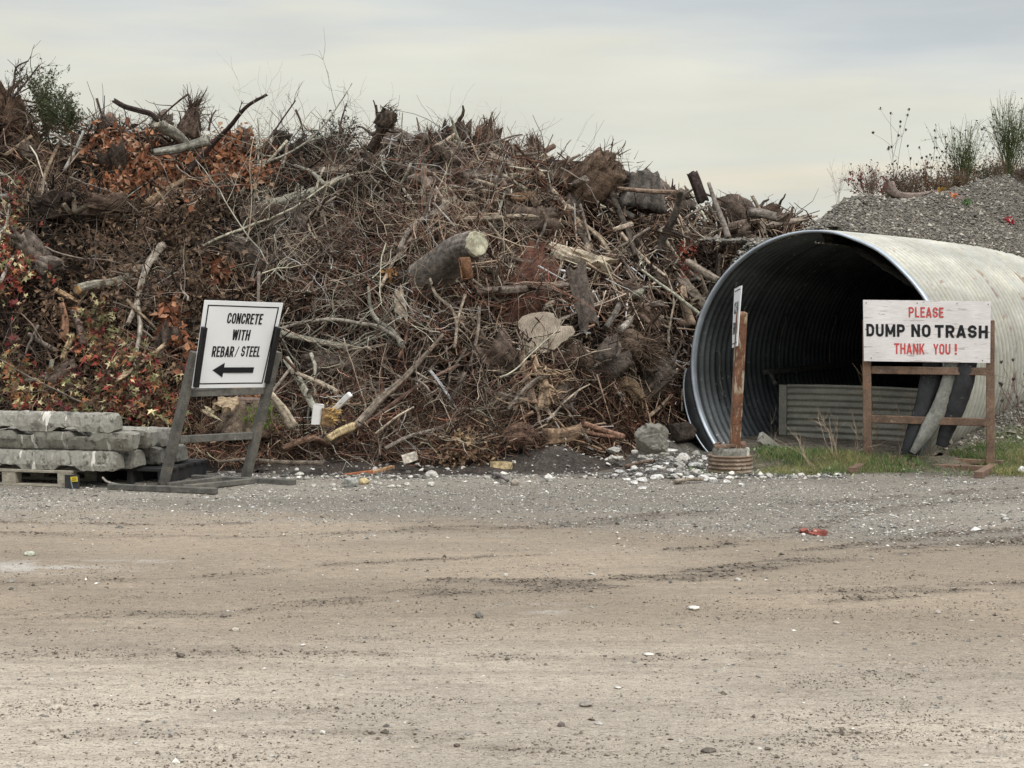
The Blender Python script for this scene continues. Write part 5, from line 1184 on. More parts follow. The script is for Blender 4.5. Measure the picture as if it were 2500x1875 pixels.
def text(body, Q, u0, v0, u1, v1, t_, mi_mb=None, bold=.26, shear=0, hs=.16, gap=.16):
    """painted capitals, one strip mesh per stroke, filling the box u0..v1 of a board"""
    mb = mi_mb or MB(); tot = sum(WID.get(c, 1) for c in body)+gap*(len(body)-1); x = 0; k_ = 0
    for ch in body:
        wd = WID.get(ch, 1); a = bold/2/wd; b = hs/2
        if ch in 'I!': a = .5*min(1, bold/wd)
        wob = rng.normal(size=2)*.006
        for st in glyph(ch, a, b):
            p = np.array(st, float); keep = np.concatenate([[True], np.linalg.norm(np.diff(p, axis=0), axis=1) > 1e-6]); p = p[keep]
            T_ = nrm(np.gradient(p, axis=0)*[wd, 1.6]); closed = np.allclose(p[0], p[-1])
            if closed: T_[0] = T_[-1] = nrm(p[1]-p[-2])
            nn_ = np.stack([-T_[:, 1], T_[:, 0]], 1)
            diag = len(p) == 2 and abs(T_[0, 0]) > .05 and abs(T_[0, 1]) > .05
            if diag: off_ = np.array([[a*1.02, 0], [a*1.02, 0]])
            else: off_ = nn_*[a, b]
            k_ += 1; q = []
            for sgn in (1, -1):
                pp = p+off_*sgn; uu = u0+(x+pp[:, 0]*wd)/tot*(u1-u0); vv = v0+(pp[:, 1]+wob[0])*(v1-v0); q.append(Q(uu, vv, .003*np.sin(uu*7+vv*3)+t_+.00012*k_))
            n = len(p); i = np.arange(n-1); mb.add(np.concatenate(q), np.stack([i, i+1, n+i+1, n+i], -1))
        x += wd+gap
    return mb
def rect(mb, Q, u0, v0, u1, v1, t_, n=6):
    us = np.linspace(u0, u1, n+1); vs_ = np.linspace(v0, v1, n+1)
    u, v = np.meshgrid(us, vs_); idx = np.arange((n+1)**2).reshape(n+1, n+1)
    mb.add(Q(u, v, .003*np.sin(u*7+v*3)+t_), np.stack([idx[:-1, :-1], idx[:-1, 1:], idx[1:, 1:], idx[1:, :-1]], -1).reshape(-1, 4))

# 1. rusty frame sign
DL, DR = 14.72, 14.38
Q, nv = quad_fn(at(2107, 732, DL-.06), at(2419, 735.5, DR-.06), at(2417.5, 886, DR-.06), at(2109, 881.5, DL-.06))
r_ = root('rusty_sign', (at(2265, 1135, 14.55)*[1, 1, 0]), 'white PLEASE DUMP NO TRASH THANK YOU sign on a rusty steel frame', 'sign')
mb = board(Q, .014, 10, 6); bo = part('sign_board', mb, M['plywood'], r_)
for tx, bx in (('PLEASE', (.362, .725, .636, .892)), ('THANK', (.245, .125, .487, .300)), ('YOU', (.556, .125, .690, .300)), ('!', (.722, .125, .742, .300))):
    part('red_lettering', text(tx, Q, *bx, .0022, None, .29, hs=.165, gap=.19), M['redpaint'], bo)
for tx, bx in (('DUMP', (.024, .405, .332, .610)), ('NO', (.382, .405, .535, .612)), ('TRASH', (.567, .400, .980, .607))):
    part('black_lettering', text(tx, Q, *bx, .0022, None, .31, hs=.215, gap=.2), M['ink'], bo)
for u_, v_ in ((.025, .95), (.43, .955), (.74, .955), (.98, .95), (.02, .52), (.06, .05), (.94, .04), (.985, .5)):
    mb = MB(); rect(mb, Q, u_-.004, v_-.009, u_+.004, v_+.009, .0024, 1); part('screw', mb, M['rust'], bo)
LP0 = at(2118, 1128, DL); LP1 = at(2116, 781, DL); RP0 = at(2418, 1138, DR); RP1 = at(2418, 782, DR)
sx = nrm((RP0-LP0)*[1, 1, 0])
for a_, b_ in ((LP0, LP1), (RP0, RP1)):
    a2 = a_.copy(); a2[2] = .035; mb = MB(); bar(mb, a2, b_, .078, .078, nrm(np.cross([0, 0, 1.], sx)), bev=.006); part('post', mb, M['rust'], r_)
for yl, yr in (((903), (907)), ((1022.5), (1031))):
    mb = MB(); bar(mb, at(2127, yl, DL)-[0, .0, 0], at(2409, yr, DR), .072, .072, bev=.005); part('crossbar', mb, M['rust'], r_)
def gbar(p0, p1, w_, h_, nm, m_, rr, z=0.0):
    A = gnd(*p0)+[0, 0, h_/2+z]; B = gnd(*p1)+[0, 0, h_/2+z]; mb = MB(); bar(mb, A, B, w_, h_, bev=.005); part(nm, mb, m_, rr)
gbar((2080, 1157), (2172, 1112), .075, .06, 'foot', M['rust'], r_)
gbar((2388, 1168), (2470, 1121), .075, .06, 'foot', M['rust'], r_)
gbar((2130, 1141), (2412, 1151), .065, .052, 'base_bar', M['rust'], r_)
mb = MB(); bar(mb, at(2165, 1118, 14.70), at(2450, 1130, 14.35), .055, .048, bev=.005); part('base_bar', mb, M['rust'], r_)

# 2. leaning sign
DL, DR = 12.98, 13.48
fr = [.0, .0]
Q, nv = quad_fn(at(500, 733, DL-.20), at(692, 740, DR-.20), at(646, 945.5, DR-.10), at(468.5, 948, DL-.10))
r_ = root('leaning_sign', at(500, 1190, 13.2)*[1, 1, 0], 'leaning white CONCRETE WITH REBAR / STEEL sign with left arrow on dark steel frame', 'sign')
bo = part('sign_board', board(Q, .008), M['whiteboard'], r_)
mb = MB(); e, w1, w2 = .045, .016, .014
rect(mb, Q, e, .952-w2, 1-e, .952, .0018); rect(mb, Q, e, .045, 1-e, .045+w2, .0018); rect(mb, Q, e, .045+w2, e+w1, .952-w2, .0018, 6); rect(mb, Q, 1-e-w1, .045+w2, 1-e, .952-w2, .0018, 6)
part('border', mb, M['ink'], bo)
# words: (text, pixel box x0,y0,x1,y1) mapped through the board's own coordinates
def uvbox(cx, cy, wpx, hpx):
    v = (947-cy)/(947-736); xl = 468.5+(500-468.5)*v; xr = 646+(692-646)*v
    return (cx-wpx/2-xl)/(xr-xl), v-hpx/2/211., (cx+wpx/2-xl)/(xr-xl), v+hpx/2/211.
for tx, bx, bd in (('CONCRETE', (596.5, 777, 85, 26), .36), ('WITH', (587.5, 817, 42, 26), .36), ('REBAR', (543, 858, 53, 26), .36), ('/', (577, 858, 9, 26), .16), ('STEEL', (611, 857, 46, 26), .36)):
    part('black_lettering', text(tx, Q, *uvbox(*bx), .0018, None, bd, hs=.15, gap=.14), M['ink'], bo)
mb = MB(); u0, v0, u1, v1 = uvbox(567, 903, 101, 36); vm = (v0+v1)/2; uh = u0+(u1-u0)*.27; hs = (v1-v0)*.19
P = Q(np.array([u0, uh, uh, u1, u1, uh, uh]), np.array([vm, v0, vm-hs, vm-hs, vm+hs, vm+hs, v1]), np.full(7, .0045)); mb.add(P, [[0, 1, 2], [0, 2, 5], [0, 5, 6], [2, 3, 4, 5]])
part('arrow', mb, M['ink'], bo)
pw = .072
A0, A1 = at(399, 1183, DL), at(477, 859, DL-.10); B0, B1 = at(600, 1168, DR), at(676, 858, DR-.10)
sx = nrm((B0-A0)*[1, 1, 0]); nvv = np.cross([0, 0, 1.], sx)
for a_, b_ in ((A0, A1), (B0, B1)):
    mb = MB(); bar(mb, a_, b_, pw, pw, nvv, bev=.005); part('post', mb, M['steel'], r_)
for a_, b_ in (((462, 960, DL-.05), (652, 954, DR-.05)), ((436, 1073, DL), (626, 1063, DR))):
    mb = MB(); bar(mb, at(*a_), at(*b_), .06, .062, bev=.004); part('crossbar', mb, M['steel'], r_)
for a_, b_ in (((478, 945, DL-.10), (499, 799, DL-.19)), ((651, 935, DR-.12), (679, 799, DR-.21))):
    mb = MB(); bar(mb, at(*a_), at(*b_), .038, .05, nvv, bev=.002); part('channel', mb, M['blackrail'], r_)
gbar((266, 1195), (529, 1206), .06, .05, 'foot', M['steel'], r_); gbar((470, 1173), (720, 1185), .06, .05, 'foot', M['steel'], r_)
gbar((450, 1199), (636, 1180), .055, .045, 'base_bar', M['steel'], r_, .006); gbar((408, 1192), (548, 1176), .055, .045, 'base_bar', M['steel'], r_, .003)

# 3. narrow-looking sign on a leaning rusty post set in a corrugated ring
r_ = root('post_sign', at(1790, 1160, 14.1)*[1, 1, 0], 'white sign seen edge on, fixed to a leaning rusty square post in a corrugated base', 'sign')
A, B = at(1793, 1108, 14.15), at(1811, 762, 13.95)
mb = MB(); bar(mb, A, B, .088, .088, (0.1, -1, 0), bev=.006); part('post', mb, M['rustpost'], r_)
Q, nv = quad_fn(at(1793, 705, 14.28), at(1810, 697, 13.78), at(1800, 844, 13.80), at(1787, 850, 14.30))
bo = part('sign_board', board(Q, .008, 4, 8), M['whiteboard'], r_)
for v_ in (.94, .055):
    mb = MB(); rect(mb, Q, .1, v_, .9, v_+.015, .0018); part('border', mb, M['ink'], bo)
part('black_lettering', text('CLEAN', Q, .14, .56, .80, .76, .0018), M['ink'], bo); part('black_lettering', text('BRUSH', Q, .14, .22, .80, .42, .0018), M['ink'], bo)
def ringmesh(cx, cy, prof, k=64, wob=0):
    mb = MB(); a = np.arange(k)*2*PI/k; V = []
    for r__, z_ in prof: V.append(np.stack([cx+r__*np.cos(a), cy+r__*np.sin(a), np.full(k, z_)], -1))
    n = len(V); V = np.concatenate(V); V += rng.normal(size=V.shape)*wob; j = np.arange(k)
    mb.add(V, [np.stack([i*k+j, i*k+(j+1) % k, (i+1)*k+(j+1) % k, (i+1)*k+j], -1) for i in range(n-1)]); mb.f.append(np.array([list(range((n-1)*k, n*k))])); mb.m.append(0); return mb
c_ = gnd(1790, 1158); cx, cy = c_[0], c_[1]+.21
zz = np.linspace(-.03, .155, 42); mb = ringmesh(cx, cy, [(.205+.0075*math.sin(z_*2*PI/.037), z_) for z_ in zz]+[(.19, .16)], wob=.0006); part('corrugated_base', mb, M['rustring'], r_, True)
mb = ringmesh(cx+.01, cy, [(.170, .14), (.170, .205), (.163, .222), (.10, .226)], wob=.003); part('concrete_fill', mb, M['concrete'], r_)
for dx, dy, L_, an in ((-.06, -.10, .20, .02), (.07, .10, .2, .4), (-.11, .06, .12, 1.1), (.12, -.02, .10, 1.4)):
    mb = MB(); c2 = np.array([cx+dx, cy+dy, .243]); bar(mb, c2-[L_/2*math.cos(an), L_/2*math.sin(an), 0], c2+[L_/2*math.cos(an), L_/2*math.sin(an), .01], .04, .03, bev=.003); part('steel_angle', mb, M['rust'], r_)

# ------------------------------------------------------------------ culvert
r_ = root('culvert', (MX, MY, 0), 'huge corrugated steel culvert lying half buried in gravel', 'culvert')
PL = 13.0; pitch = .127; k = 180; a = np.arange(k)*2*PI/k+PI/2
def tube_surface(Ls, rad, amp, inner):
    V = []
    for L_ in Ls:
        cor = amp*math.sin((L_-.12)*2*PI/pitch)*float(sstep(.09, .16, L_))
        dent = 0
        ca, sa = np.cos(a), np.sin(a)
        rw = RW+rad+cor; rz = RZ+rad+cor
        # the mouth edge is slightly flattened upper right
        dn = 1-.020*math.exp(-L_/.5)*np.exp(-((a-(PI/2-.75+2*PI))/.28)**2)-.012*math.exp(-L_/.7)*np.exp(-((a-(PI/2-.35+2*PI))/.15)**2)
        ww = rw*ca*dn; z_ = ZC+rz*sa*dn
        V.append(np.stack([MX+L_*UX+ww*UY, MY+L_*UY-ww*UX, z_], -1))
    return np.array(V)
Ls = np.concatenate([[0, .03, .06, .09], np.arange(.10, 8.0, pitch/12), np.arange(8.0, PL, pitch/6)])
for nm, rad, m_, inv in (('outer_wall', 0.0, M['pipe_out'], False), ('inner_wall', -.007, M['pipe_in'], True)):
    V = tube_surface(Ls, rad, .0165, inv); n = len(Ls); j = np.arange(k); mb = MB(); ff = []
    i = np.arange(n-1)[:, None]; q = np.stack([i*k+j, i*k+(j+1) % k, (i+1)*k+(j+1) % k, (i+1)*k+j], -1).reshape(-1, 4)
    gv = np.where(Ls < .12, .5, .5+.5*np.sin((Ls-.12)*2*PI/pitch)); gv = gv if not inv else 1-gv  # rib shading painted into the colour: grooves darker, crests paler
    seam = np.exp(-(((Ls % 2.44)-1.2)/.035)**2)
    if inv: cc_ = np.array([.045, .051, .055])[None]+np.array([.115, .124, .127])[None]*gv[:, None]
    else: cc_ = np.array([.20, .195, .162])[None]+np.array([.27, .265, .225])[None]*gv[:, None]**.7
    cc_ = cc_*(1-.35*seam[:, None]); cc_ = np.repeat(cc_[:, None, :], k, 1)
    an_ = fbm(np.cos(a)[None]*6+Ls[:, None]*.25, np.sin(a)[None]*6+Ls[:, None]*.3, 205, 4)[..., None]; cc_ = cc_*np.exp(.45*an_)
    if not inv:      # rust bleeding from a seam, and splashed mud low down
        aa = ((a+PI) % (2*PI))-PI
        for L0, a0_, a1_ in ((2.25, -.45, .75), (3.7, -.2, .9), (5.0, .1, 1.1)):
            ms = np.exp(-((Ls[:, None]-L0-.12*fbm(aa[None]*3, Ls[:, None]*0, 211, 2))/.07)**2)*sstep(a0_-.15, a0_, aa)[None]*sstep(a1_+.15, a1_, aa)[None]*sstep(.02, .12, fbm(np.cos(a)[None]*16+Ls[:, None]*9, np.sin(a)[None]*16+Ls[:, None]*5, 210, 4))
            cc_ = cc_*(1-.85*ms[..., None])+np.array([.17, .075, .04])*.85*ms[..., None]
        mud = (sstep(-.15, -.6, np.sin(a))[None]*sstep(-.3, .3, fbm(np.cos(a)[None]*5+Ls[:, None]*3, np.sin(a)[None]*5, 212, 3)+.1))[..., None]
        cc_ = cc_*(1-.5*mud)+np.array([.15, .13, .10])*.5*mud
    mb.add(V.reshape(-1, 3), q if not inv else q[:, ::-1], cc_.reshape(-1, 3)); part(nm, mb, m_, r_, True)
V0 = tube_surface([0], .010, 0, 0)[0]; V1 = tube_surface([0], -.014, 0, 0)[0]; sh = np.array([UX, UY, 0]); j = np.arange(k); j2 = (j+1) % k
mb = MB(); V = np.concatenate([V0+sh*.08, V0-sh*.012, V1-sh*.012, V1+sh*.075]); mb.add(V, [np.stack([i*k+j, i*k+j2, (i+1)*k+j2, (i+1)*k+j], -1) for i in range(3)])
part('rim', mb, M['collar'], r_, True)
mb = MB(); V = tube_surface([PL], -.02, 0, 0)[0]; mb.add(V, [list(range(k))]); part('light_stop', mb, M['darkwood'], r_)  # added disc that keeps daylight out of the far end
# grip rods on the left inner wall, long rail with a fitting
def wallpt(L_, ang, inset): # ang from horizontal on left side, positive up
    ww = -(RW-inset)*math.cos(ang); return pipe_pt(L_, ww, ZC+(RZ-inset)*math.sin(ang))
for L_ in (.52, 2.05, 3.55):
    mb = MB(); P = [wallpt(L_, .38, .012), wallpt(L_, .36, .06), wallpt(L_, .2, .055), wallpt(L_, -.0, .055), wallpt(L_, -.14, .06), wallpt(L_, -.16, .012)]
    if L_ < 1: P = [wallpt(L_, t_, ins) for t_, ins in ((.10, .012), (.08, .06), (-.1, .055), (-.26, .06), (-.28, .012))]
    tubes(mb, curve(P, 16)[None], np.full((1, 16), .011), 8, (1, 1, 1), True); part('grip_rod', mb, M['steel'], r_, True)
mb = MB(); bar(mb, wallpt(1.55, -.10, .12), wallpt(6.5, -.10, .12), .05, .055, bev=.004); part('inner_rail', mb, M['steel'], r_)
mb = MB(); p = wallpt(1.50, -.10, .12); tubes(mb, np.array([[p, p+sh*.12]]).repeat(1, 0), np.array([[.03, .03]]), 14, (1, 1, 1), True); p2 = p+sh*.10; q_ = pipe_pt(1.42, -RW+.30, ZC-.25)
tubes(mb, curve([p2, (p2+q_)/2+[0, 0, .02], q_], 8)[None], np.array([[.022, .022, .02, .02, .02, .026, .026, .026]]), 12, (1, 1, 1), True); part('pipe_fitting', mb, M['steel'], r_, True)
# flap of the collar at the lower left, outside the mouth
def arcstrip(mb, a0, a1, r_in, r_out, L0, thick=.006, n=30, taper=True):
    for rr_ in (0,):
        V = []
        for i in range(n+1):
            t_ = i/n; an = a0+(a1-a0)*t_; ro = r_in+(r_out-r_in)*(math.sin(PI*min(1, t_*1.2+.02))**.5 if taper else 1)
            for r2_, LL in ((r_in, L0), (ro, L0-.03), (ro, L0+.10), (r_in, L0+.16)):
                V.append(pipe_pt(LL, -(RW+r2_)*math.cos(an), ZC+(RZ+r2_)*math.sin(an)))
        i = np.arange(n)[:, None]; j_ = np.arange(3)
        mb.add(V, np.stack([i*4+j_, i*4+j_+1, (i+1)*4+j_+1, (i+1)*4+j_], -1).reshape(-1, 4))
r2 = root('liner_strip', pipe_pt(-.05, -RW-.1, .3), 'loose dark strip with pale edge curving outside the lower left of the culvert mouth', 'strip')
mb = MB(); arcstrip(mb, -.02, -.95, .012, .11, -.02); part('dark_face', mb, M['blackstrip'], r2, True)
mb = MB(); P = np.array([pipe_pt(-.05, -(RW+.012+.10*(math.sin(PI*min(1, t_*1.2+.02))**.5))*math.cos(-.02-.95*t_), ZC+(RZ+.012+.10*(math.sin(PI*min(1, t_*1.2+.02))**.5))*math.sin(-.02-.95*t_)) for t_ in np.linspace(0, 1, 30)])
tubes(mb, P[None], np.full((1, 30), .009), 6, (1, 1, 1)); part('pale_edge', mb, M['collar'], r2, True)

# barrier sheet across the mouth
def barrier():
    A = at(1902, 1020, 16.75); B = at(2290, 1010, 15.85); A[2] = 0; B[2] = 0
    top = at(1902, 938, 16.75)[2]; d_ = nrm(B-A); nv_ = np.array([d_[1], -d_[0], 0]); L_ = np.linalg.norm(B-A)
    r3 = root('barrier', (A+B)/2, 'low corrugated grey sheet standing across the culvert mouth', 'barrier')
    zs = np.linspace(.03, top, 90); us = np.linspace(.09, L_, 24); V = []
    for z_ in zs:
        for u in us:
            am = .013; off_ = am*math.sin((top-z_)*2*PI/.068)
            bow = .05*math.sin(max(0, u-.9)*2)*max(0, (.25-z_))*2.0
            V.append(A+d_*u+nv_*(off_+bow)+[0, 0, z_+.012*math.sin(u*2)*(z_/top)])
    V = np.array(V); n, m = len(zs), len(us); i = np.arange(n-1)[:, None]; j_ = np.arange(m-1); q = np.stack([i*m+j_, i*m+j_+1, (i+1)*m+j_+1, (i+1)*m+j_], -1).reshape(-1, 4)
    mb = MB(); Vb = V-nv_*.004; mb.add(np.concatenate([V, Vb]), [q, q[:, ::-1]+len(V)])
    e = np.arange(m-1)+(n-1)*m; mb.f.append(np.stack([e, e+1, e+1+n*m, e+n*m], -1)); mb.m.append(0)
    part('corrugated_sheet', mb, M['sheet'], r3, True)
    mb = MB(); c_ = A+d_*.05+nv_*.012; c_[2] = top/2; box(mb, c_, .085, .035, top*.99, [d_, nv_, np.array([0, 0, 1.])], bev=.003); part('edge_strip', mb, M['sheet'], r3)
barrier()
# earth floor hump inside the mouth
mb = MB(); xs2 = np.linspace(-1.2, 1.15, 40); ls2 = np.linspace(-.3, 6, 80); V = []
for L_ in ls2:
    for w_ in xs2:
        V.append(pipe_pt(L_, w_, .02+.09*float(sstep(-.2, .7, L_))+.03*float(fbm(L_*3, w_*3, 130, 3))-.05*float(sstep(.0, -.3, L_))))
i = np.arange(79)[:, None]; j_ = np.arange(39); mb.add(V, np.stack([i*40+j_, (i*40+j_+1), (i+1)*40+j_+1, (i+1)*40+j_], -1).reshape(-1, 4), (.19, .165, .13))
thing('culvert_floor', mb, M['soil'], 'dry grey brown dirt filling the bottom of the culvert', 'soil', kind='stuff', origin=(0, 0, 0))
mb = MB(); c_ = at(1880, 1088, 15.55); ax_ = [nrm(np.array([.75, .15, -.62])), nrm(np.array([.3, .75, .55])), None]; ax_[1] = nrm(ax_[1]-(ax_[1]@ax_[0])*ax_[0]); ax_[2] = np.cross(ax_[0], ax_[1]); box(mb, c_, .30, .16, .055, ax_, (1, 1, 1), .006, 0, .012)
thing('stone_slab', mb, M['concrete'], 'flat grey stone slab leaning inside the left of the culvert mouth', 'slab', smooth=False)
# three bent strips at the right of the mouth
def strip(name, pts, wpx, D, m_, label, thick=.02, tear=False):
    P = np.array([at(x, y, d_) for (x, y), d_ in zip(pts, D)]); C_ = curve(P, 22); s_ = P[:, 1].mean()/F
    W_ = np.interp(np.linspace(0, 1, 22), np.linspace(0, 1, len(wpx)), wpx)*s_; V = []; m = 9
    T_ = nrm(np.gradient(C_, axis=0))
    for i_ in range(22):
        side = nrm(np.cross(T_[i_], np.array([0, -1., 0.15]))); nn_ = np.cross(side, T_[i_]); nn_ = nn_ if nn_[1] < 0 else -nn_
        for j_ in range(m):
            u = j_/(m-1)-.5; V.append(C_[i_]+side*u*W_[i_]+nn_*(.22*W_[i_]*(1-4*u*u)+.004*math.sin(j_*9)+.006*math.sin(i_*2.6)))
    V = np.array(V); i_ = np.arange(21)[:, None]; j_ = np.arange(m-1); q = np.stack([i_*m+j_, i_*m+j_+1, (i_+1)*m+j_+1, (i_+1)*m+j_], -1).reshape(-1, 4)
    Vb = V+np.array([0, thick, 0]); n = len(V); mb = MB(); e0 = np.arange(21)*m; e1 = e0+m-1
    mb.add(np.concatenate([V, Vb]), [q, q[:, ::-1]+n, np.stack([e0, e0+m, e0+m+n, e0+n], -1), np.stack([e1, e1+n, e1+m+n, e1+m], -1)])
    return thing(name, mb, m_, label, 'strip')
strip('curved_strip', [(2285, 872), (2272, 930), (2258, 990), (2240, 1050), (2222, 1108)], [54, 52, 46, 50, 44], [14.62, 14.60, 14.60, 14.60, 14.60], M['blackstrip'], 'leftmost bent black strip at the right of the culvert mouth')
strip('curved_strip', [(2330, 872), (2322, 920), (2300, 985), (2268, 1045), (2228, 1106)], [40, 40, 40, 38, 14], [14.50, 14.50, 14.50, 14.50, 14.50], M['greystrip'], 'middle bent pale grey corrugated strip at the right of the culvert mouth')
strip('curved_strip', [(2366, 872), (2356, 930), (2332, 1000), (2312, 1050), (2298, 1090)], [42, 46, 46, 36, 26], [14.42, 14.44, 14.48, 14.52, 14.54], M['blackstrip'], 'rightmost bent dark strip against the culvert side')

# ------------------------------------------------------------------ gravel bank over and beside the culvert
xs = np.arange(2.0, 13.0, .06); ys = np.arange(14.6, 30, .06); XX, YY = np.meshgrid(xs, ys); ZZ = gravel(XX, YY)
Lq, wq = pipe_LW(XX, YY)
bad = (Lq < .16) & (wq < RW*.9) | ((wq < -3.4) & (Lq < 2.0)) | ((wq > 1.03+.0*Lq) & (wq < RW*.84)) | (Lq < -.55) | ((XX/YY < .196) & (wq < .5))
idx = np.arange(XX.size).reshape(XX.shape); q = np.stack([idx[:-1, :-1], idx[:-1, 1:], idx[1:, 1:], idx[1:, :-1]], -1); bq = bad[:-1, :-1] | bad[:-1, 1:] | bad[1:, 1:] | bad[1:, :-1]
c1 = sstep(-.3, .3, fbm(XX*1.5, YY*1.5, 120, 4))[..., None]; C = np.array([.11, .10, .08])*(1-c1)+np.array([.17, .15, .12])*c1
mb = MB(); mb.add(np.stack([XX, YY, ZZ], -1), q[~bq], C.reshape(-1, 3))
o = thing('gravel_bank', mb, M['soil'], 'grey gravel bank piled over and beside the culvert', 'gravel', kind='structure', origin=(0, 0, 0))
n = 170000; X = rng.uniform(2.3, 10, n); Y = rng.uniform(14.9, 26.5, n); Lq, wq = pipe_LW(X, Y)
wbq = np.interp(Lq, [0, 1, 2.5, 4, 5.5, 8, 12], [.02, .06, .20, .43, .76, .95, 1.0])
k_ = (Lq > .05) & ((wq < wbq+.04) | (wq > RW*.95)) & (X/Y < .37) & (wq > -4.0) & (rng.random(n) < 1.2*(17/Y)**2)
X, Y = X[k_], Y[k_]; r = rng.lognormal(math.log(.0115), .45, len(X)); c = rng.choice([.11, .17, .26, .42], len(X), p=[.28, .37, .26, .09])[:, None]*np.array([1, .93, .79])*rng.uniform(.85, 1.15, (len(X), 1))
mb = MB(); pebbles(mb, np.stack([X, Y, gravel(X, Y)+r*.25], -1), r, c, .7, .2, 'oct')
thing('bank_stones', mb, M['stone'], 'rounded grey stones covering the gravel bank', 'gravel', kind='stuff', smooth=False, origin=(0, 0, 0))

# ------------------------------------------------------------------ grass
def blades(mb, P, h, w_, cols, lean=.35):
    N_ = len(P); a_ = rng.uniform(0, 2*PI, N_); dx = np.stack([np.cos(a_), np.sin(a_), np.zeros(N_)], -1); ln = np.stack([rng.normal(size=N_), rng.normal(size=N_), np.zeros(N_)], -1)*lean*h[:, None]
    up = np.array([0, 0, 1.])*h[:, None]
    V = np.stack([P-dx*w_[:, None], P+dx*w_[:, None], P+up*.6+ln*.4+dx*w_[:, None]*.7, P+up*.6+ln*.4-dx*w_[:, None]*.7, P+up*.95+ln*1.1], 1)
    b_ = (np.arange(N_)*5)[:, None]; mb.add(V.reshape(-1, 3), [b_+np.array([0, 1, 2, 3]), b_+np.array([3, 2, 4])], np.repeat(cols, 5, 0))
def berm_z(X, Y):
    return .13*sstep(14.15, 14.62, Y+.1*vn(X*2, X*0, 33))*sstep(2.0, 2.6, X)*(.75+.5*vn(X*2.2, Y*2, 34))
def gr_z(X, Y): return np.maximum(np.where(pipe_LW(X, Y)[1] > RW, np.maximum(gravel(X, Y), 0), 0), berm_z(X, Y))
xs = np.arange(1.9, 7.5, .04); ys = np.arange(14.0, 16.4, .04); XX, YY = np.meshgrid(xs, ys); Lq, wq = pipe_LW(XX, YY)
ZZ = berm_z(XX, YY)+.02*fbm(XX*6, YY*6, 35, 3)*sstep(14.1, 14.4, YY)-.006; bad = (np.abs(wq) < RW+.03) & (Lq > .02)
idx = np.arange(XX.size).reshape(XX.shape); q = np.stack([idx[:-1, :-1], idx[:-1, 1:], idx[1:, 1:], idx[1:, :-1]], -1); bq = bad[:-1, :-1] | bad[:-1, 1:] | bad[1:, 1:] | bad[1:, :-1]
mb = MB(); mb.add(np.stack([XX, YY, ZZ], -1), q[~bq], (.12, .105, .075)); thing('grass_bank', mb, M['soil'], 'low earth rise under the grass before the culvert', 'earth', kind='structure', origin=(0, 0, 0))
n = 120000; X = rng.uniform(1.9, 6.3, n); Y = rng.uniform(13.75, 15.9, n); Lq, wq = pipe_LW(X, Y); px = 1250+X/Y*F
den = sstep(13.8, 14.15, Y+.35*fbm(X*2.2, Y*2, 140, 3))*np.where(wq < RW, sstep(.0, -.45, Lq), sstep(15.7, 15.0, Y))*sstep(1835, 1900, px)*sstep(-.30, .15, fbm(X*1.7, Y*2.5, 141, 3)+.12)
den = den*np.where((px > 2180) & (px < 2400) & (Y > 14.9), .2, 1)
k_ = rng.random(n) < den*.6; X, Y = X[k_], Y[k_]; m1 = sstep(-.2, .3, fbm(X*1.6, Y*2, 142, 3))[:, None]
c = (np.array([.12, .195, .06])*(1-m1)+np.array([.27, .28, .11])*m1)*np.exp(rng.normal(size=(len(X), 1))*.25)
dry = rng.random(len(X)) < .25; c[dry] = [.34, .28, .17]
mb = MB(); blades(mb, np.stack([X, Y, gr_z(X, Y)-.005], -1), rng.uniform(.02, .075, len(X))*(1+.5*(vn(X*4, Y*4, 9)+.2)), np.full(len(X), .0028), c, .5)
thing('grass', mb, M['grass'], 'short green and yellowing grass round the rusty sign frame', 'grass', kind='stuff', smooth=False, origin=(0, 0, 0))
# low clover leaves and weeds at the front edge and under the mouth
n = 5000; X = rng.uniform(1.6, 6.0, n); Y = rng.uniform(13.7, 15.3, n); k_ = rng.random(n) < .12+.6*np.exp(-((Y-14.0)/.14)**2)*sstep(-.2, .2, fbm(X*3, Y, 150, 2))+.6*np.exp(-(((X-2.55)/.3)**2+((Y-14.9)/.2)**2)); X, Y = X[k_], Y[k_]
mb = MB(); P = np.stack([X, Y, berm_z(X, Y)+rng.uniform(.0, .035, len(X))+.05*np.exp(-(((X-2.55)/.3)**2+((Y-14.9)/.2)**2))], -1); leaves(mb, P, np.tile([[0, 0, 1.]], (len(P), 1)), rng.uniform(.015, .04, len(P)), lcol([(.10, .15, .055), (.20, .25, .14), (.07, .12, .04)], [.4, .3, .3], len(P)), 'oval', -.2)
thing('clover', mb, M['leaf'], 'low broad leaved weeds along the front edge of the grass', 'weeds', kind='stuff', smooth=False, origin=(0, 0, 0))

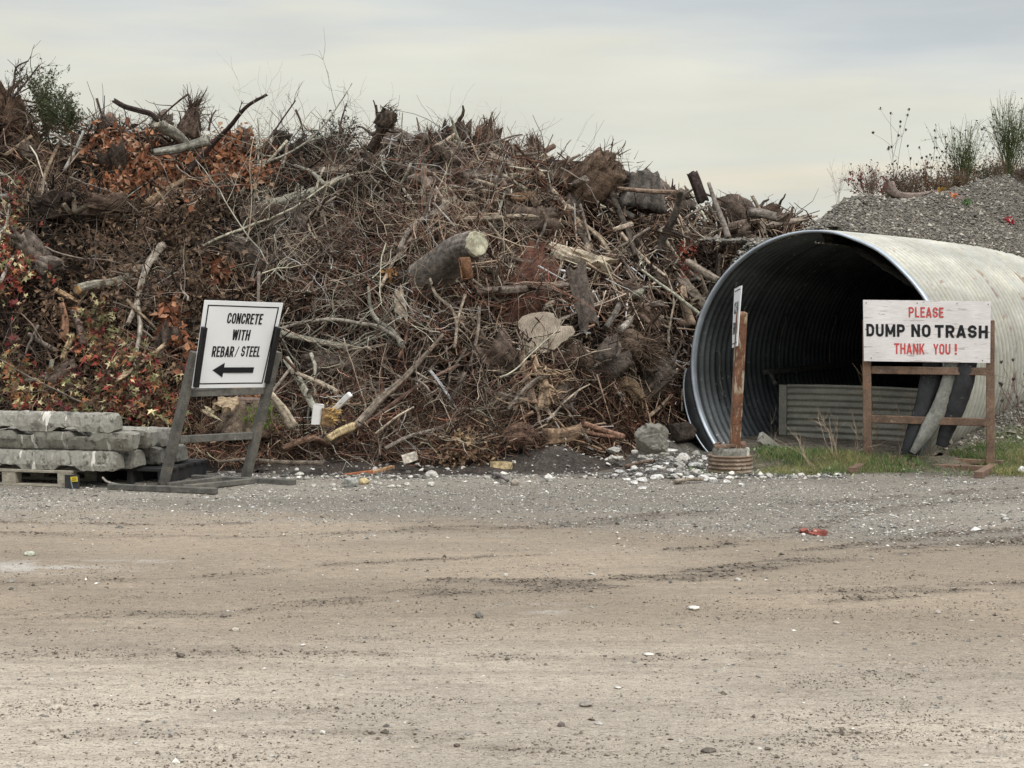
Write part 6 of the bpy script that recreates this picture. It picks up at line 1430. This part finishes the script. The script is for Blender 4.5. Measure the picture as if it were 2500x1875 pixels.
def weed(name, base, h, n, spread, col, label, cat='weed', group=None, r=.0035, sub=5, matn='twig', heads=0, headcol=(.07, .055, .05), lean=(0, 0, 0), wander=.08, leafn=0, leafc=None, leafs=.02):
    base = np.asarray(base, float); P0 = np.repeat(base[None], n, 0)+rng.normal(size=(n, 3))*[.02, .02, 0]
    D = nrm(np.array([0, 0, 1.])+rng.normal(size=(n, 3))*spread+np.asarray(lean)); S = 9; L_ = h*rng.uniform(.6, 1.1, n)
    Q_ = walk(P0, D, L_, S, wander); mb = MB(); tubes(mb, Q_, np.full((n, 1), r)*np.linspace(1, .4, S), 4, np.asarray(col)*np.exp(rng.normal(size=(n, 1))*.15))
    tips = [Q_[:, -1]]; allp = [Q_[:, 3:].reshape(-1, 3)]
    if sub:
        m_ = n*sub; a_ = rng.integers(0, n, m_); b_ = rng.integers(3, 8, m_); D2 = nrm(nrm(Q_[a_, b_]-Q_[a_, b_-1])+rng.normal(size=(m_, 3))*.5)
        Q2 = walk(Q_[a_, b_], D2, h*rng.uniform(.12, .38, m_), 5, wander*1.3); tubes(mb, Q2, np.full((m_, 1), r*.6)*np.linspace(1, .5, 5), 3, np.asarray(col)); tips.append(Q2[:, -1]); allp.append(Q2.reshape(-1, 3))
    o = thing(name, mb, M[matn], label, cat, group, origin=base)
    T_ = np.concatenate(tips); A_ = np.concatenate(allp)
    if heads:
        T_ = T_[:heads] if len(T_) > heads else T_
        K = 9
        for t_ in T_:
            m2 = MB()
            D3 = nrm(np.array([0, 0, 1.])+rng.normal(size=(K, 3))*.55); Q3 = walk(np.repeat(t_[None], K, 0), D3, np.full(K, .035), 4, .1); Q3[:, -1] = Q3[:, -1]*.6+(t_+[0, 0, .045])*.4
            tubes(m2, Q3, np.full((K, 4), .0022), 3, headcol); pebbles(m2, (t_+[0, 0, .022])[None], np.array([.013]), np.array([headcol]), 1.0, .2)
            part('seed_head', m2, M['twig'], o)
    if leafn:
        ii = rng.integers(0, len(A_), leafn); m2 = MB(); leaves(m2, A_[ii]+rng.normal(size=(leafn, 3))*.012, nrm(rng.normal(size=(leafn, 3))), rng.uniform(leafs*.6, leafs*1.4, leafn), lcol(leafc, [1/len(leafc)]*len(leafc), leafn), 'oval', 0)
        part('leaves', m2, M['leaf'], o)
    return o
ST = (.40, .32, .235)
def mnd(px, py, D): # stand a plant on the bank at the bearing px and distance D
    X = (px-1250)/F*D; return np.array([X, D, float(gravel(X, D))-.02])
# dry weeds before the barrier
for (px, py, h_, n_, sp, ln, lb) in ((2040, 1120, .55, 6, .25, (-.1, 0, 0), 'dry branching weed in front of the barrier, left of the rusty post'), (2085, 1115, .50, 7, .4, (.2, 0, 0), 'bushy dry weed just left of the rusty sign post'), (1990, 1130, .5, 4, .3, (-1.0, 0, .0), 'dry stalk sprawling left from the grass before the barrier'),
        (2230, 1110, .62, 7, .3, (-.15, 0, 0), 'tall pale dry weed in front of the black strip'), (2255, 1112, .55, 7, .5, (-.3, 0, 0), 'tangled dry weed beside the brown boulder'), (2200, 1115, .40, 5, .6, (-.5, 0, 0), 'low dry weed leaning left inside the sign frame'), (2265, 1118, .35, 6, .7, (.2, 0, 0), 'low tangled dry stems at the foot of the curved strips')):
    bp = gnd(px, py, .08); bp[2] = float(berm_z(bp[0], bp[1])); weed('dry_weed', bp, h_, n_, sp, ST, lb, r=.0032, sub=4, lean=ln, wander=.14)
weed('seed_stalk', gnd(2142, 1118), 1.0, 1, .02, (.27, .2, .11), 'single tall brown seed stalk right of the rusty post', r=.006, sub=14, leafn=30, leafc=[(.2, .14, .07)])
weed('dry_weed', gnd(1880, 1130), .5, 3, .15, (.25, .21, .16), 'thin grey weed inside the left of the culvert mouth', r=.002, sub=4)
for px, py, lb in ((2455, 1080, 'thin bare weed against the culvert at the right edge'), (2490, 1110, 'bare brown weed at the far right edge'), (2435, 1100, 'bare brown weed right of the rusty sign post')):
    g_ = gnd(px, py); g_[2] = float(gr_z(g_[0], g_[1])); weed('bare_weed', g_, .75, 6, .2, (.15, .10, .075), lb, r=.003, sub=6, heads=6)
# bank-top plants
umb = [(2150, .95, 3, 'tallest'), (2172, .85, 2, 'second tall')]
weed('wild_carrot', mnd(2172, 0, 20.5), 1.25, 2, .08, (.16, .12, .10), 'tallest dead wild carrot with dark seed heads on the bank', 'weed', None, .004, 5, heads=12, wander=.05)
for i, px in enumerate((2205, 2232, 2262, 2285, 2310, 2440, 2470, 2405)):
    weed('wild_carrot', mnd(px, 0, np.interp(px, [2200, 2300, 2500], [21, 22, 24.5])+.2*(i % 3)), rng.uniform(.6, .85), 2, .10, (.15, .115, .095), 'dead wild carrot with small dark seed heads on the bank top', 'weed', 'dead wild carrots on the bank', .0035, 5, heads=9, wander=.06)
for px, D_, h_, n_, lb in ((2345, 22.6, .95, 60, 'green broom bush in the middle of the bank top'), (2455, 24.2, 1.15, 80, 'tall dense green broom bush at the right edge of the bank'), (2500, 24.6, 1.15, 60, 'green broom bush cut by the right edge of the picture')):
    weed('broom_bush', mnd(px, 0, D_), h_, n_, .17, (.085, .11, .04), lb, 'bush', None, .005, 3, wander=.05, leafn=500, leafc=[(.06, .085, .03), (.09, .12, .045), (.05, .05, .03)], leafs=.03)
for px, D_, h_, n_, cl, lc, lb in ((2115, 19.6, .48, 26, (.12, .07, .06), [(.16, .05, .045), (.08, .045, .04), (.24, .06, .05)], 'dark reddish bush on the left shoulder of the bank'), (2210, 21, .5, 30, (.13, .09, .07), [(.10, .075, .055), (.2, .09, .06), (.08, .07, .04)], 'brown leafy bush left of the green broom'),
        (2265, 21.2, .5, 32, (.15, .09, .06), [(.22, .10, .05), (.14, .08, .05), (.09, .08, .04)], 'orange brown bush beside the green broom'), (2300, 22.0, .5, 26, (.13, .09, .06), [(.16, .10, .05), (.08, .08, .04)], 'olive brown bush touching the green broom'), (2385, 23.2, .42, 24, (.10, .09, .06), [(.06, .06, .045), (.1, .09, .05)], 'dark leafy bush between the two green brooms'), (2180, 20.6, .42, 22, (.13, .1, .08), [(.09, .07, .05), (.13, .09, .06)], 'small brown bush at the foot of the tallest wild carrot')):
    weed('dry_bush', mnd(px, 0, D_), h_, n_, .5, cl, lb, 'bush', None, .0035, 5, leafn=420, leafc=lc, leafs=.035)
weed('twiggy_bush', mnd(2118, 0, 18.6), .42, 40, .4, (.16, .125, .10), 'twiggy grey bush on the gravel above the culvert rim', 'bush', None, .0025, 4)
weed('bare_weed', mnd(2040, 0, 19.5), .62, 5, .15, (.28, .22, .18), 'delicate bare pale weed at the left end of the bank', 'weed', None, .002, 10, wander=.1)
for px, D_, c_, n_, lb in ((2290, 20, [(.45, .24, .04), (.3, .22, .05)], 60, 'yellow leaves low on the bank'), (2322, 19.8, [(.62, .12, .06), (.70, .35, .15)], 40, 'bright orange red leaves low on the bank'), (2450, 20.4, [(.4, .03, .04)], 90, 'crimson weed on the bank under the right broom'), (2222, 19.8, [(.6, .22, .08)], 12, 'tiny orange leaf tuft by the log on the bank'), (2350, 19.9, [(.08, .16, .05)], 50, 'green tuft right of the orange red leaves')):
    weed('leafy_tuft', mnd(px, 0, D_), .10, 10, .9, (.15, .1, .06), lb, 'weed', None, .002, 2, leafn=n_, leafc=c_, leafs=.05)
for i in range(26):
    px = rng.uniform(2150, 2510); dp = np.interp(px, [2150, 2300, 2510], [20.5, 22, 25]); lc = [(.12, .08, .055), (.17, .09, .055), (.08, .08, .045), (.2, .12, .07)]
    weed('low_weed', mnd(px, 0, dp+rng.uniform(-.8, .3)), rng.uniform(.22, .42), 16, .55, (.15, .115, .085), 'low ragged brown weed on the bank top', 'weed', 'low weeds on the bank top', .0028, 4, leafn=110, leafc=[lc[i % 4], lc[(i+1) % 4]], leafs=.03)
# the log on the bank
A = [mnd(2165, 0, 19.8)+[0, 0, .22], mnd(2180, 0, 19.7)+[0, 0, .10], mnd(2230, 0, 19.8)+[0, 0, .05], mnd(2290, 0, 20)+[0, 0, .03], mnd(2345, 0, 20.1)+[0, 0, .02]]
mb = branch_mesh(curve(A, 16), .07, .035, (.24, .19, .16), 4, .25, k=10, lump=.14); thing('bank_log', mb, M['splinter'], 'weathered root log lying along the gravel bank', 'log')

# shrub at the top left of the pile, still green
b0 = at(115, 330, 17.9)
weed('green_shrub', b0, .72, 34, .22, (.12, .10, .06), 'uprooted shrub with green needles at the upper left of the pile', 'shrub', None, .003, 6, leafn=2600, leafc=[(.085, .105, .05), (.06, .08, .04), (.13, .135, .075)], leafs=.026)
weed('green_shrub', at(160, 330, 17.7), .5, 30, .4, (.12, .10, .06), 'small dense green shrub right of the tall uprooted shrub', 'shrub', None, .004, 5, leafn=1800, leafc=[(.085, .105, .05), (.06, .08, .04)], leafs=.026)
weed('fir_sprig', at(830, 372, 18.2), .45, 22, .7, (.06, .055, .045), 'dark needled fir sprig on the middle crest', 'branch', None, .004, 6, leafn=500, leafc=[(.05, .05, .035), (.035, .035, .025)], leafs=.03)
weed('fir_sprig', at(770, 374, 18.2), .3, 20, .9, (.06, .055, .045), 'low dark needled sprig left of the fir sprig', 'branch', None, .004, 6, leafn=500, leafc=[(.05, .05, .035), (.035, .035, .025)], leafs=.03)
for i, px in enumerate((200, 230, 300, 420, 490)):
    weed('crest_twigs', at(px, 330 if px < 600 else 372, 18.0), .36, 5, .6, (.15, .11, .09), 'spray of thin bare twigs standing on the pile crest', 'twigs', 'twig sprays on the crest', .0024, 3, wander=.12)

for o in list(bpy.data.objects):
    if '_o' in o: del o['_o']
print('objects', len(bpy.data.objects), 'faces', sum(len(m.polygons) for m in bpy.data.meshes))
